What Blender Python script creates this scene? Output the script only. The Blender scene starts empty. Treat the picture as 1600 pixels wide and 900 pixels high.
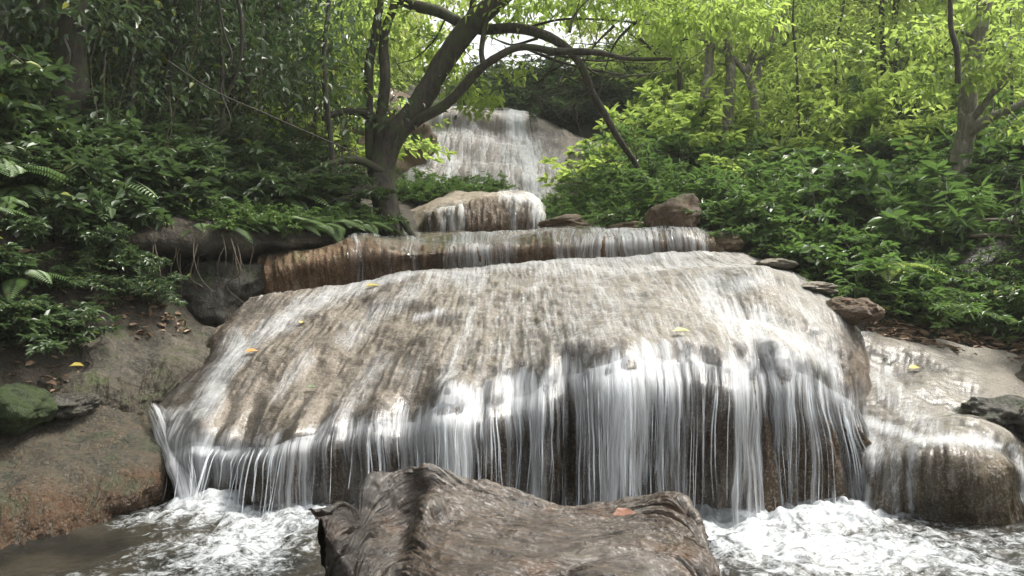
import bpy, bmesh, math, random
import numpy as np
from mathutils import Vector, Matrix

random.seed(7)
rng = np.random.default_rng(7)
scene = bpy.context.scene
COL = scene.collection
R = math.radians

# ------------------------------------------------------------------ camera, sky, sun, exposure
H = 1.34                       # eye height over the pool
FPX = 1244.0                   # focal length in pixels of the 1600 px wide photograph
cam_d = bpy.data.cameras.new("camera"); cam = bpy.data.objects.new("camera", cam_d)
COL.objects.link(cam); cam.location = (0, 0, H); cam.rotation_euler = (R(90), 0, 0)
cam_d.sensor_width = 36; cam_d.lens = 36 * FPX / 1600
cam_d.clip_start = 0.05; cam_d.clip_end = 600
cam_d.dof.use_dof = True; cam_d.dof.focus_distance = 5.2; cam_d.dof.aperture_fstop = 7.1
scene.camera = cam

SUN_EL, SUN_AZ = 61.0, 66.0    # azimuth measured from +Y (straight ahead) to +X
w = bpy.data.worlds.new("World"); scene.world = w; w.use_nodes = True
nt = w.node_tree; nt.nodes.clear()
wo = nt.nodes.new("ShaderNodeOutputWorld"); bg = nt.nodes.new("ShaderNodeBackground")
sky = nt.nodes.new("ShaderNodeTexSky"); sky.sky_type = 'NISHITA'; sky.sun_disc = False
sky.sun_elevation = R(SUN_EL); sky.sun_rotation = R(SUN_AZ); sky.air_density = 1.0; sky.dust_density = 5.0; sky.ozone_density = 1.0
hs = nt.nodes.new("ShaderNodeHueSaturation"); hs.inputs['Saturation'].default_value = 0.12; hs.inputs['Value'].default_value = 1.0
nt.links.new(sky.outputs[0], hs.inputs['Color']); nt.links.new(hs.outputs[0], bg.inputs[0]); nt.links.new(bg.outputs[0], wo.inputs[0])
bg.inputs[1].default_value = 0.15
sd = bpy.data.lights.new("sun", 'SUN'); sun = bpy.data.objects.new("sun", sd); COL.objects.link(sun)
sd.energy = 2.6; sd.angle = R(16); sd.color = (1.0, 0.95, 0.85)
sv = Vector((math.sin(R(SUN_AZ)) * math.cos(R(SUN_EL)), math.cos(R(SUN_AZ)) * math.cos(R(SUN_EL)), math.sin(R(SUN_EL))))
sun.rotation_euler = sv.to_track_quat('Z', 'Y').to_euler()
scene.view_settings.view_transform = 'Standard'; scene.view_settings.look = 'None'
scene.view_settings.gamma = 1.0; scene.view_settings.use_curve_mapping = False
scene.view_settings.exposure = 1.12
scene.cycles.use_denoising = True
scene.cycles.max_bounces = 6; scene.cycles.diffuse_bounces = 3; scene.cycles.glossy_bounces = 2
scene.cycles.transmission_bounces = 3; scene.cycles.transparent_max_bounces = 16
scene.cycles.caustics_reflective = False; scene.cycles.caustics_refractive = False

# ------------------------------------------------------------------ helpers
def at(px, py, D):
    return np.array(((px - 800.0) / FPX * D, D, H - (py - 450.0) / FPX * D))
def proj(P):
    D = np.maximum(P[..., 1], 0.05)
    return 800 + P[..., 0] / D * FPX, 450 + (H - P[..., 2]) / D * FPX

_tab = rng.random(65536) * 2 - 1
def vnoise(p, seed=0):
    p = np.asarray(p, float)
    i = np.floor(p).astype(np.int64); f = p - i; u = f * f * f * (f * (f * 6 - 15) + 10)
    def h(dx, dy, dz):
        k = (i[..., 0] + dx) * 73856093 ^ (i[..., 1] + dy) * 19349663 ^ (i[..., 2] + dz) * 83492791 ^ (seed * 2654435)
        k = (k ^ (k >> 13)) * 1274126177
        return _tab[(k ^ (k >> 16)) & 65535]
    ux, uy, uz = u[..., 0], u[..., 1], u[..., 2]
    L = lambda a, b, t: a + (b - a) * t
    return L(L(L(h(0,0,0), h(1,0,0), ux), L(h(0,1,0), h(1,1,0), ux), uy),
             L(L(h(0,0,1), h(1,0,1), ux), L(h(0,1,1), h(1,1,1), ux), uy), uz)
def fbm(p, octv=4, seed=0, gain=0.5):
    s = 0; a = 1.0; t = 0; p = np.asarray(p, float)
    for o in range(octv):
        s = s + a * vnoise(p * 2 ** o + 17.3 * o, seed + o); t += a; a *= gain
    return s / t
def ridged(p, octv=4, seed=0):
    s = 0; a = 1.0; t = 0
    for o in range(octv):
        s = s + a * (1 - 2 * np.abs(vnoise(np.asarray(p) * 2 ** o + 9.1 * o, seed + o))); t += a; a *= .5
    return s / t
def sstep(a, b, x):
    t = np.clip((x - a) / (b - a), 0, 1); return t * t * (3 - 2 * t)

def mesh_obj(name, V, Q, mat, parent=None, attrs=None, uv=None, smooth=True):
    V = np.ascontiguousarray(V, dtype=np.float32).reshape(-1, 3); Q = np.ascontiguousarray(Q, dtype=np.int32).reshape(-1, 4)
    me = bpy.data.meshes.new(name)
    me.vertices.add(len(V)); me.vertices.foreach_set("co", V.ravel())
    me.loops.add(Q.size); me.loops.foreach_set("vertex_index", Q.ravel())
    me.polygons.add(len(Q)); me.polygons.foreach_set("loop_start", np.arange(0, Q.size, 4, dtype=np.int32))
    me.polygons.foreach_set("loop_total", np.full(len(Q), 4, dtype=np.int32))
    me.update(calc_edges=True)
    me.polygons.foreach_set("use_smooth", np.full(len(Q), smooth, dtype=bool))
    for k, a in (attrs or {}).items():
        at_ = me.attributes.new(k, 'FLOAT', 'POINT'); at_.data.foreach_set("value", np.ascontiguousarray(a, dtype=np.float32).ravel())
    if uv is not None:
        ul = me.uv_layers.new(name="flow"); ul.data.foreach_set("uv", np.ascontiguousarray(uv.reshape(-1, 2)[Q.ravel()], dtype=np.float32).ravel())
    me.materials.append(mat)
    o = bpy.data.objects.new(name, me); COL.objects.link(o)
    if parent is not None: o.parent = parent
    return o
def tag(o, label, cat, group=None):
    o['label'] = label; o['category'] = cat
    if group: o['group'] = group
    return o
def setting(o, kind='structure'):
    o['kind'] = kind; return o
def empty(name, loc=(0, 0, 0), rz=0.0, s=1.0):
    e = bpy.data.objects.new(name, None); COL.objects.link(e); e.location = loc; e.rotation_euler = (0, 0, rz); e.scale = (s, s, s)
    e.empty_display_size = 0.2
    return e
def dup(root, loc, rz, s, label, cat, group):
    r = root.copy(); COL.objects.link(r); r.location = loc; r.rotation_euler = (random.uniform(-.08, .08), random.uniform(-.08, .08), rz); r.scale = (s, s, s * random.uniform(.85, 1.3))
    for ch in list(root.children):
        c = ch.copy(); COL.objects.link(c); c.parent = r
    for k in ('label', 'category', 'group'):
        if k in r: del r[k]
    tag(r, label, cat, group)
    return r

def gridq(nv, nu):
    a = np.arange(nv * nu).reshape(nv, nu)
    return np.stack([a[:-1, :-1], a[1:, :-1], a[1:, 1:], a[:-1, 1:]], -1).reshape(-1, 4)
def crom(A, n, axis=0):
    """Catmull-Rom resample of A along axis to n samples."""
    A = np.moveaxis(np.asarray(A, float), axis, 0); m = len(A)
    P = np.concatenate([2 * A[:1] - A[1:2], A, 2 * A[-1:] - A[-2:-1]])
    t = np.linspace(0, m - 1, n); i = np.minimum(t.astype(int), m - 2); f = (t - i).reshape((-1,) + (1,) * (A.ndim - 1))
    p0, p1, p2, p3 = P[i], P[i + 1], P[i + 2], P[i + 3]
    o = 0.5 * (2 * p1 + (p2 - p0) * f + (2 * p0 - 5 * p1 + 4 * p2 - p3) * f ** 2 + (3 * p1 - p0 - 3 * p2 + p3) * f ** 3)
    return np.moveaxis(o, 0, axis)
def csurf(cols, nu, nv):
    """cols: list of columns, each a list of (px,py,D) from the back/top to the front/bottom -> P[nv,nu,3]."""
    A = np.array([[at(*p) for p in c] for c in cols]).transpose(1, 0, 2)      # rows, cols, 3
    return crom(crom(A, nv, 0), nu, 1)
def normals(P):
    du = np.gradient(P, axis=1); dv = np.gradient(P, axis=0)
    n = np.cross(dv, du); n /= np.linalg.norm(n, axis=-1, keepdims=True) + 1e-9
    return n
def flowuv(P):
    du = np.linalg.norm(np.diff(P, axis=1), axis=-1); dv = np.linalg.norm(np.diff(P, axis=0), axis=-1)
    nv, nu = P.shape[:2]
    u = np.concatenate([[0], np.cumsum(du[nv // 2])]); u = np.tile(u, (nv, 1))
    v = np.concatenate([np.zeros((1, nu)), np.cumsum(dv, axis=0)])
    return np.stack([u, v], -1)
def skirt(P, depth=1.2, out=0.25):
    """close the left, right and back edges with a drop into the ground."""
    L = P[:, :1].copy(); L[..., 2] -= depth; L[..., 0] -= out
    Rr = P[:, -1:].copy(); Rr[..., 2] -= depth; Rr[..., 0] += out
    P = np.concatenate([L, P, Rr], 1)
    T = P[:1].copy(); T[..., 2] -= depth; T[..., 1] += out
    return np.concatenate([T, P], 0)

class MB:
    def __init__(s): s.V = []; s.Q = []; s.T = []; s.n = 0
    def add(s, V, Q, t=0.5):
        V = np.asarray(V).reshape(-1, 3); s.V.append(V); s.Q.append(np.asarray(Q).reshape(-1, 4) + s.n); s.n += len(V)
        s.T.append(np.broadcast_to(np.asarray(t, float), (len(V),)) if np.ndim(t) == 0 else np.asarray(t).ravel())
    def build(s, name, mat, parent=None, smooth=True):
        return mesh_obj(name, np.concatenate(s.V), np.concatenate(s.Q), mat, parent, {'tint': np.concatenate(s.T)}, None, smooth)

def tube(mb, pts, r0, r1, sides=8, n=None, rough=0.0, seed=0, pw=1.0, radii=None):
    pts = np.asarray(pts, float)
    n = n or max(6, len(pts) * 6)
    C = crom(pts, n, 0)
    t = np.linspace(0, 1, n)
    rad = (r0 + (r1 - r0) * t ** pw) if radii is None else crom(np.asarray(radii, float)[:, None], n, 0)[:, 0]
    d = np.gradient(C, axis=0); d /= np.linalg.norm(d, axis=1, keepdims=True) + 1e-9
    ref = np.array([0.31, 0.9, 0.2]) if abs(d[0][1]) < .9 else np.array([1., 0, 0])
    a = np.cross(d, ref); a /= np.linalg.norm(a, axis=1, keepdims=True) + 1e-9
    b = np.cross(d, a)
    th = np.linspace(0, 2 * np.pi, sides, endpoint=False)
    ring = a[:, None] * np.cos(th)[None, :, None] + b[:, None] * np.sin(th)[None, :, None]
    rr = rad[:, None, None] * np.ones((n, sides, 1))
    if rough:
        q = C[:, None] * 3 + ring * rad[:, None, None] * 9
        rr = rr * (1 + rough * fbm(q, 3, seed)[..., None])
    V = C[:, None] + ring * rr
    idx = np.arange(n * sides).reshape(n, sides); nx = np.roll(idx, -1, 1)
    Q = np.stack([idx[:-1], nx[:-1], nx[1:], idx[1:]], -1).reshape(-1, 4)
    mb.add(V.reshape(-1, 3), Q, rng.random())
    return C

def leaves(mb, P, Dr, U, L, W, tint, droop=0.12, fold=0.18):
    """N folded lance leaves of six vertices, two quads each."""
    P = np.asarray(P, float); N = len(P)
    if N == 0: return
    Dr = Dr / (np.linalg.norm(Dr, axis=1, keepdims=True) + 1e-9)
    S = np.cross(Dr, U); S /= np.linalg.norm(S, axis=1, keepdims=True) + 1e-9
    Nn = np.cross(S, Dr)
    L = np.broadcast_to(np.asarray(L, float), (N,))[:, None]; W = np.broadcast_to(np.asarray(W, float), (N,))[:, None]
    v = [P,
         P + Dr * L * .3 - S * W * .5 + Nn * (W * fold),
         P + Dr * L * .68 - S * W * .38 + Nn * (W * fold - L * droop * .4),
         P + Dr * L - Nn * L * droop,
         P + Dr * L * .68 + S * W * .38 + Nn * (W * fold - L * droop * .4),
         P + Dr * L * .3 + S * W * .5 + Nn * (W * fold)]
    V = np.stack(v, 1).reshape(-1, 3)
    b = np.arange(N)[:, None] * 6
    Q = np.concatenate([b + np.array([0, 3, 2, 1]), b + np.array([0, 5, 4, 3])])
    mb.add(V, Q, np.repeat(np.broadcast_to(tint, (N,)), 6))

def unit(n):
    v = rng.normal(size=(n, 3)); return v / np.linalg.norm(v, axis=1, keepdims=True)

# ------------------------------------------------------------------ materials
class NT:
    def __init__(s, name):
        s.m = bpy.data.materials.new(name); s.m.use_nodes = True; s.t = s.m.node_tree; s.t.nodes.clear()
        s.out = s.n('OutputMaterial')
    def n(s, kind, **kw):
        nd = s.t.nodes.new('ShaderNode' + kind)
        for k, v in kw.items(): setattr(nd, k, v)
        return nd
    def l(s, a, b): s.t.links.new(a, b)
    def put(s, sock, v):
        if hasattr(v, 'links') or isinstance(v, bpy.types.NodeSocket): s.l(v, sock)
        else: sock.default_value = v
    def math(s, op, a, b=0.0, clamp=False):
        nd = s.n('Math', operation=op); nd.use_clamp = clamp
        s.put(nd.inputs[0], a); s.put(nd.inputs[1], b); return nd.outputs[0]
    def mix(s, fac, a, b):
        nd = s.n('Mix', data_type='RGBA'); s.put(nd.inputs[0], fac); s.put(nd.inputs[6], a); s.put(nd.inputs[7], b); return nd.outputs[2]
    def noise(s, vec, scale, detail=4, rough=.55, dist=0.0, dims='3D'):
        nd = s.n('TexNoise', noise_dimensions=dims); s.l(vec, nd.inputs['Vector'])
        nd.inputs['Scale'].default_value = scale; nd.inputs['Detail'].default_value = detail
        nd.inputs['Roughness'].default_value = rough; nd.inputs['Distortion'].default_value = dist
        return nd.outputs[0]
    def mapr(s, v, a, b, c=0.0, d=1.0, smooth=True):
        nd = s.n('MapRange'); nd.interpolation_type = 'SMOOTHSTEP' if smooth else 'LINEAR'
        s.put(nd.inputs[0], v); s.put(nd.inputs[1], a); s.put(nd.inputs[2], b); s.put(nd.inputs[3], c); s.put(nd.inputs[4], d); return nd.outputs[0]
    def pos(s): return s.n('NewGeometry').outputs['Position']
    def vmul(s, v, sc):
        nd = s.n('VectorMath', operation='MULTIPLY'); s.l(v, nd.inputs[0]); nd.inputs[1].default_value = sc; return nd.outputs[0]
    def attr(s, name): return s.n('Attribute', attribute_name=name).outputs['Fac']
    def uv(s): return s.n('UVMap', uv_map='flow').outputs[0]
    def bump(s, h, strength, dist):
        nd = s.n('Bump'); nd.inputs['Strength'].default_value = strength; nd.inputs['Distance'].default_value = dist; s.l(h, nd.inputs['Height']); return nd.outputs[0]
def C4(r, g, b): return (r, g, b, 1)

def rock_mat(name, a, b, c, stain, rough=.45, drape=True, bump=.6, stain_amt=.5, moss=None, moss_amt=0.0, sc=1.0):
    m = NT(name); p = m.pos()
    n1 = m.noise(p, 2.2 * sc, 5, .6); n2 = m.noise(p, 11 * sc, 5, .6, .6); n3 = m.noise(p, 70, 3, .7)
    q = m.noise(m.vmul(p, (9, 9, 1.6)), 1.5, 5, .65, .4)           # drapery runs
    col = m.mix(m.mapr(n1, .35, .65), C4(*a), C4(*b))
    col = m.mix(m.mapr(n2, .42, .7, 0, .75), col, C4(*c))
    st = m.attr('stain')
    sf = m.math('MULTIPLY', m.mapr(q, .26, .56), m.math('MULTIPLY', st, 1.15), True)
    col = m.mix(m.math('MULTIPLY', sf, stain_amt, True), col, C4(*stain))
    sp = m.mapr(n3, .50, .66, 0, .7)
    col = m.mix(sp, col, C4(*[x * 1.5 for x in a]))
    sp2 = m.mapr(m.noise(p, 60, 3, .7, .6), .53, .66, 0, .75)
    col = m.mix(sp2, col, C4(*[x * .38 for x in b]))
    if moss:
        g = m.n('NewGeometry'); sx = m.n('SeparateXYZ'); m.l(g.outputs['Normal'], sx.inputs[0])
        mf = m.math('MULTIPLY', m.mapr(m.noise(p, 3.1, 5, .65), .5, .62), m.mapr(sx.outputs[2], .1, .7))
        col = m.mix(m.math('MULTIPLY', mf, moss_amt), col, C4(*moss))
    h = m.math('ADD', m.math('MULTIPLY', n2, .7), m.math('MULTIPLY', n3, .3))
    h = m.math('ADD', h, m.math('MULTIPLY', m.math('MULTIPLY', q, st), 1.2))
    fine = m.noise(p, 38, 4, .75, .8)
    h = m.math('ADD', h, m.math('MULTIPLY', fine, .55))
    bs = m.n('BsdfPrincipled'); m.l(col, bs.inputs['Base Color'])
    m.l(m.mapr(n2, .3, .7, rough - .15, rough + .2), bs.inputs['Roughness'])
    bs.inputs['Specular IOR Level'].default_value = .35
    m.l(m.bump(h, bump, .035), bs.inputs['Normal']); m.l(bs.outputs[0], m.out.inputs[0]); return m.m

def leaf_mat(name, dark, light, trans, yellow=(.25, .26, .03), rough=.38, tw=.4, gain=1.0):
    m = NT(name); t = m.attr('tint'); oi = m.n('ObjectInfo').outputs['Random']
    p = m.pos(); cl = m.noise(p, .9, 2, .5)
    f = m.math('ADD', m.math('MULTIPLY', t, .5), m.math('MULTIPLY', oi, .4)); f = m.math('ADD', f, m.math('MULTIPLY', m.math('SUBTRACT', cl, .5), 1.1), True)
    col = m.mix(f, C4(*dark), C4(*light)); col = m.mix(m.mapr(t, .955, .99), col, C4(*yellow))
    bs = m.n('BsdfPrincipled'); m.l(col, bs.inputs['Base Color']); bs.inputs['Roughness'].default_value = rough
    bs.inputs['Specular IOR Level'].default_value = .55
    tr = m.n('BsdfTranslucent'); m.l(m.mix(f, C4(*[x * .75 for x in trans]), C4(*trans)), tr.inputs[0])
    mx = m.n('MixShader'); mx.inputs[0].default_value = tw; m.l(bs.outputs[0], mx.inputs[1]); m.l(tr.outputs[0], mx.inputs[2])
    m.l(mx.outputs[0], m.out.inputs[0]); return m.m

def bark_mat(name, a, b, moss=(.05, .075, .02), moss_amt=.5, lichen=None):
    m = NT(name); p = m.pos()
    n = m.noise(m.vmul(p, (1, 1, .3)), 22, 5, .65, .5); n2 = m.noise(p, 5, 4, .6)
    col = m.mix(m.mapr(n, .35, .65), C4(*a), C4(*b)); col = m.mix(m.mapr(n2, .48, .6, 0, moss_amt), col, C4(*moss))
    if lichen: col = m.mix(m.mapr(m.noise(p, 9, 3, .6, .5), .58, .63, 0, .8), col, C4(*lichen))
    bs = m.n('BsdfPrincipled'); m.l(col, bs.inputs['Base Color']); bs.inputs['Roughness'].default_value = .8
    m.l(m.bump(n, .8, .02), bs.inputs['Normal']); m.l(bs.outputs[0], m.out.inputs[0]); return m.m

def plain_mat(name, a, b, scale=8, rough=.7, bump=.3, trans=False):
    m = NT(name); p = m.pos(); n = m.noise(p, scale, 4, .6)
    t = m.attr('tint')
    col = m.mix(m.math('ADD', m.math('MULTIPLY', m.mapr(n, .35, .65), .4), m.math('MULTIPLY', t, .6)), C4(*a), C4(*b))
    bs = m.n('BsdfPrincipled'); m.l(col, bs.inputs['Base Color']); bs.inputs['Roughness'].default_value = rough
    m.l(m.bump(n, bump, .02), bs.inputs['Normal']); m.l(bs.outputs[0], m.out.inputs[0]); return m.m

def fall_mat(name, su=38.0, svv=1.1, su2=150.0, sv2=3.0, amax=.93, soft=.34, wobble=.03, speck=0.0, gloss=.18, bmps=.5):
    """running water: clear film with white aerated threads along the flow, as dense as 'dens' says."""
    m = NT(name); uv = m.uv(); dens = m.attr('dens')
    wob = m.noise(uv, 2.5, 2, .5, 0, '2D')
    sep = m.n('SeparateXYZ'); m.l(uv, sep.inputs[0])
    uu = m.math('ADD', sep.outputs[0], m.math('MULTIPLY', m.math('SUBTRACT', wob, .5), wobble))
    cmb = m.n('CombineXYZ'); m.l(uu, cmb.inputs[0]); m.l(sep.outputs[1], cmb.inputs[1])
    a = m.noise(m.vmul(cmb.outputs[0], (su, svv, 1)), 1.0, 3, .6, 0, '2D')
    b = m.noise(m.vmul(cmb.outputs[0], (su2, sv2, 1)), 1.0, 3, .6, 0, '2D')
    c = m.noise(m.vmul(cmb.outputs[0], (su * .28, svv * 1.1, 1)), 1.0, 2, .5, 0, '2D')
    s = m.math('ADD', m.math('MULTIPLY', a, .42), m.math('ADD', m.math('MULTIPLY', b, .25), m.math('MULTIPLY', c, .33)))
    if speck:
        s = m.math('ADD', m.math('MULTIPLY', s, 1 - speck), m.math('MULTIPLY', m.noise(m.vmul(cmb.outputs[0], (60, 26, 1)), 1.0, 4, .7, .5, '2D'), speck))
    s = m.mapr(s, .34, .66, 0, 1, False)
    inv = m.math('SUBTRACT', 1.0, dens)
    al = m.mapr(s, m.math('SUBTRACT', inv, soft * .7), m.math('ADD', inv, soft), 0, amax)
    al = m.math('MULTIPLY', al, m.mapr(dens, 0.02, .25))
    bmp = m.bump(m.math('ADD', a, m.math('MULTIPLY', b, .5)), bmps, .012)
    df = m.n('BsdfDiffuse'); df.inputs[0].default_value = C4(.84, .86, .88); m.l(bmp, df.inputs['Normal'])
    tl = m.n('BsdfTranslucent'); tl.inputs[0].default_value = C4(.84, .86, .88)
    m1 = m.n('MixShader'); m1.inputs[0].default_value = .5; m.l(df.outputs[0], m1.inputs[1]); m.l(tl.outputs[0], m1.inputs[2])
    gl = m.n('BsdfGlossy'); gl.inputs['Color'].default_value = C4(.7, .7, .7); gl.inputs['Roughness'].default_value = gloss; m.l(bmp, gl.inputs['Normal'])
    tp = m.n('BsdfTransparent')
    fr = m.n('Fresnel'); fr.inputs[0].default_value = 1.33; m.l(bmp, fr.inputs['Normal'])
    m2 = m.n('MixShader'); m.l(m.math('MULTIPLY', fr.outputs[0], .8), m2.inputs[0]); m.l(tp.outputs[0], m2.inputs[1]); m.l(gl.outputs[0], m2.inputs[2])
    m3 = m.n('MixShader'); m.l(al, m3.inputs[0]); m.l(m2.outputs[0], m3.inputs[1]); m.l(m1.outputs[0], m3.inputs[2])
    # no film at all where the surface is dry
    m4 = m.n('MixShader'); m.l(m.mapr(dens, 0.0, .03), m4.inputs[0]); m.l(tp.outputs[0], m4.inputs[1]); m.l(m3.outputs[0], m4.inputs[2])
    m.l(m4.outputs[0], m.out.inputs[0]); return m.m

def pool_mat():
    m = NT('pool_water'); p = m.pos(); foam = m.attr('foam')
    n = m.noise(p, 9, 6, .68, 1.2); n2 = m.noise(p, 34, 4, .7, .8)
    s = m.mapr(m.math('ADD', m.math('MULTIPLY', n, .65), m.math('MULTIPLY', n2, .35)), .34, .66, 0, 1, False)
    inv = m.math('SUBTRACT', 1.0, foam)
    al = m.math('MULTIPLY', m.mapr(s, m.math('SUBTRACT', inv, .35), m.math('ADD', inv, .55), 0, .9), m.mapr(foam, .02, .2))
    h = m.math('ADD', m.math('MULTIPLY', n, .6), m.math('MULTIPLY', n2, .4))
    bs = m.n('BsdfPrincipled'); m.l(m.mix(m.mapr(m.noise(p, 1.4, 3, .5), .4, .6), C4(.014, .014, .012), C4(.034, .030, .022)), bs.inputs['Base Color'])
    bs.inputs['Roughness'].default_value = .07; bs.inputs['IOR'].default_value = 1.33
    m.l(m.bump(h, .55, .03), bs.inputs['Normal'])
    fo = m.n('BsdfPrincipled'); fo.inputs['Base Color'].default_value = C4(.56, .59, .61); fo.inputs['Roughness'].default_value = .5
    m.l(m.bump(h, .35, .04), fo.inputs['Normal'])
    mx = m.n('MixShader'); m.l(al, mx.inputs[0]); m.l(bs.outputs[0], mx.inputs[1]); m.l(fo.outputs[0], mx.inputs[2]); m.l(mx.outputs[0], m.out.inputs[0])
    return m.m

def ground_mat():
    m = NT('forest_soil'); p = m.pos()
    n = m.noise(p, 3, 6, .65); n2 = m.noise(p, 26, 5, .7, .6)
    col = m.mix(m.mapr(n, .38, .62), C4(.030, .024, .016), C4(.060, .050, .036))
    col = m.mix(m.mapr(n2, .5, .68, 0, .7), col, C4(.11, .08, .05))
    col = m.mix(m.mapr(m.noise(p, 1.7, 5, .6), .52, .64, 0, .7), col, C4(.030, .045, .012))
    bs = m.n('BsdfPrincipled'); m.l(col, bs.inputs['Base Color']); bs.inputs['Roughness'].default_value = .85
    m.l(m.bump(m.math('ADD', n, n2), .9, .06), bs.inputs['Normal']); m.l(bs.outputs[0], m.out.inputs[0]); return m.m

def wood_mat():
    m = NT('wet_driftwood'); p = m.pos(); uv = m.uv()
    g = m.noise(m.vmul(uv, (6, 34, 1)), 1.0, 5, .7, .5, '2D'); g2 = m.noise(m.vmul(uv, (14, 120, 1)), 1.0, 4, .6, .8, '2D')
    n = m.noise(p, 4.5, 5, .6, .6); sp = m.noise(p, 55, 4, .7)
    col = m.mix(m.mapr(g, .36, .64), C4(.020, .014, .010), C4(.064, .044, .029))
    col = m.mix(m.mapr(n, .52, .68, 0, .7), col, C4(.095, .052, .026))
    col = m.mix(m.mapr(m.noise(p, 3.1, 4, .6), .5, .64, 0, .75), col, C4(.095, .082, .068))
    col = m.mix(m.mapr(g2, .58, .72, 0, .5), col, C4(.022, .017, .013))
    ng = m.n('NewGeometry'); sx = m.n('SeparateXYZ'); m.l(ng.outputs['Normal'], sx.inputs[0])
    lf = m.math('MULTIPLY', m.mapr(sp, .50, .60), m.math('MULTIPLY', m.mapr(m.noise(p, 2.6, 4, .65), .42, .56), m.mapr(sx.outputs[2], .25, .8)))
    col = m.mix(m.math('MULTIPLY', lf, .6), col, C4(.24, .21, .185))  # painted glints: pale flecks coloured onto the upward-facing wood
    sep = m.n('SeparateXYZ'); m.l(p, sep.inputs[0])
    rot = m.mapr(m.math('ADD', sep.outputs[0], m.math('MULTIPLY', m.math('SUBTRACT', n, .5), .7)), -.62, -.40, 1, 0)   # shade painted into the wood colour at the log's left end
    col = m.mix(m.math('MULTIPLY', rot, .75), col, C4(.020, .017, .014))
    bs = m.n('BsdfPrincipled'); m.l(col, bs.inputs['Base Color']); m.l(m.mapr(n, .35, .65, .24, .48), bs.inputs['Roughness'])
    h = m.math('ADD', m.math('MULTIPLY', g, .8), m.math('ADD', m.math('MULTIPLY', g2, .35), m.math('MULTIPLY', sp, .25)))
    m.l(m.bump(h, .75, .03), bs.inputs['Normal']); m.l(bs.outputs[0], m.out.inputs[0]); return m.m

M = {}
M['tufa'] = rock_mat('wet_tufa', (.225, .190, .148), (.130, .106, .078), (.28, .24, .195), (.060, .034, .015), .50, bump=.85, stain_amt=1.0)
M['tufa_left'] = rock_mat('lichen_tufa', (.085, .074, .056), (.048, .048, .037), (.115, .080, .046), (.10, .045, .018), .30, bump=1.2, stain_amt=.7, moss=(.060, .066, .040), moss_amt=.75)
M['tufa_right'] = rock_mat('pale_tufa', (.205, .182, .150), (.145, .130, .102), (.235, .215, .18), (.075, .050, .022), .52, bump=.7, stain_amt=.95)
M['tufa_mid'] = rock_mat('tan_tufa', (.25, .20, .135), (.16, .115, .065), (.30, .24, .17), (.12, .058, .024), .5, bump=.9, stain_amt=.9, moss=(.10, .105, .03), moss_amt=.5)
M['tufa_up'] = rock_mat('pale_upper_tufa', (.34, .31, .275), (.27, .24, .205), (.38, .36, .33), (.17, .13, .10), .6, bump=.6, stain_amt=.6)
M['tufa_mb'] = rock_mat('brown_fronted_tufa', (.28, .23, .18), (.18, .14, .10), (.30, .26, .21), (.085, .055, .032), .5, bump=.9, stain_amt=1.3)
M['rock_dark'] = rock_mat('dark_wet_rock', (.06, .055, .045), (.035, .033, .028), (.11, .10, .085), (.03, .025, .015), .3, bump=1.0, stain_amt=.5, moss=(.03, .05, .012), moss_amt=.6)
M['rock_brown'] = rock_mat('brown_rock', (.13, .085, .05), (.075, .052, .034), (.17, .12, .075), (.05, .03, .018), .6, bump=1.0, stain_amt=.6, moss=(.05, .07, .02), moss_amt=.5)
M['rock_grey'] = rock_mat('grey_mud_rock', (.090, .078, .060), (.040, .037, .028), (.125, .105, .078), (.045, .035, .02), .5, bump=1.0, stain_amt=.6, moss=(.05, .065, .02), moss_amt=.7)
M['moss'] = rock_mat('mossy_rock', (.030, .045, .014), (.018, .030, .009), (.045, .065, .02), (.03, .04, .012), .8, bump=1.0, stain_amt=.4)
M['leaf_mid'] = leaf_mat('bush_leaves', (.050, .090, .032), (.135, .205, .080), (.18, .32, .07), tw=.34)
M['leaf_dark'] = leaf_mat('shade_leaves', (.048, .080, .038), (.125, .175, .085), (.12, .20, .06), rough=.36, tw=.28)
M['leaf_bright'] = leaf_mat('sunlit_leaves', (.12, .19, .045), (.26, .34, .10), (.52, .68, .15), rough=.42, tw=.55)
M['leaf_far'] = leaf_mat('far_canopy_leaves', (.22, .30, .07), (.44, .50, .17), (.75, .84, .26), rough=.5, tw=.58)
M['fern'] = leaf_mat('fern_fronds', (.075, .135, .045), (.17, .26, .085), (.20, .34, .07), rough=.45, tw=.35)
M['bark'] = bark_mat('mossy_bark', (.018, .015, .011), (.065, .052, .036), moss=(.045, .062, .018), moss_amt=.7)
M['bark_pale'] = bark_mat('pale_bark', (.13, .115, .09), (.24, .215, .175), moss=(.08, .10, .04), moss_amt=.4, lichen=(.36, .34, .29))
M['bark_dark'] = bark_mat('dark_bark', (.022, .018, .014), (.055, .045, .034), moss_amt=.3)
M['root'] = bark_mat('root_bark', (.06, .045, .032), (.13, .10, .07), moss_amt=.25)
M['soil'] = ground_mat()
M['litter'] = plain_mat('dry_leaves', (.12, .070, .038), (.36, .26, .17), 12, .7)
M['fall'] = fall_mat('falling_water', su=24, su2=95, soft=.60, svv=.6, amax=.95, wobble=.07)
M['film'] = fall_mat('sliding_water', su=42, svv=2.0, su2=130, sv2=5.0, amax=.84, soft=.78, wobble=.015, speck=.30, gloss=.30, bmps=.22)
M['fall_far'] = fall_mat('far_falling_water', su=14, svv=.7, su2=60, sv2=2.0, soft=.72, amax=.92, gloss=.5, bmps=.1)
M['pool'] = pool_mat()
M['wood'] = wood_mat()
wb = [n_ for n_ in M['wood'].node_tree.nodes if n_.type == 'BSDF_PRINCIPLED'][0]; wb.inputs['Coat Weight'].default_value = .10; wb.inputs['Coat Roughness'].default_value = .25

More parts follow.
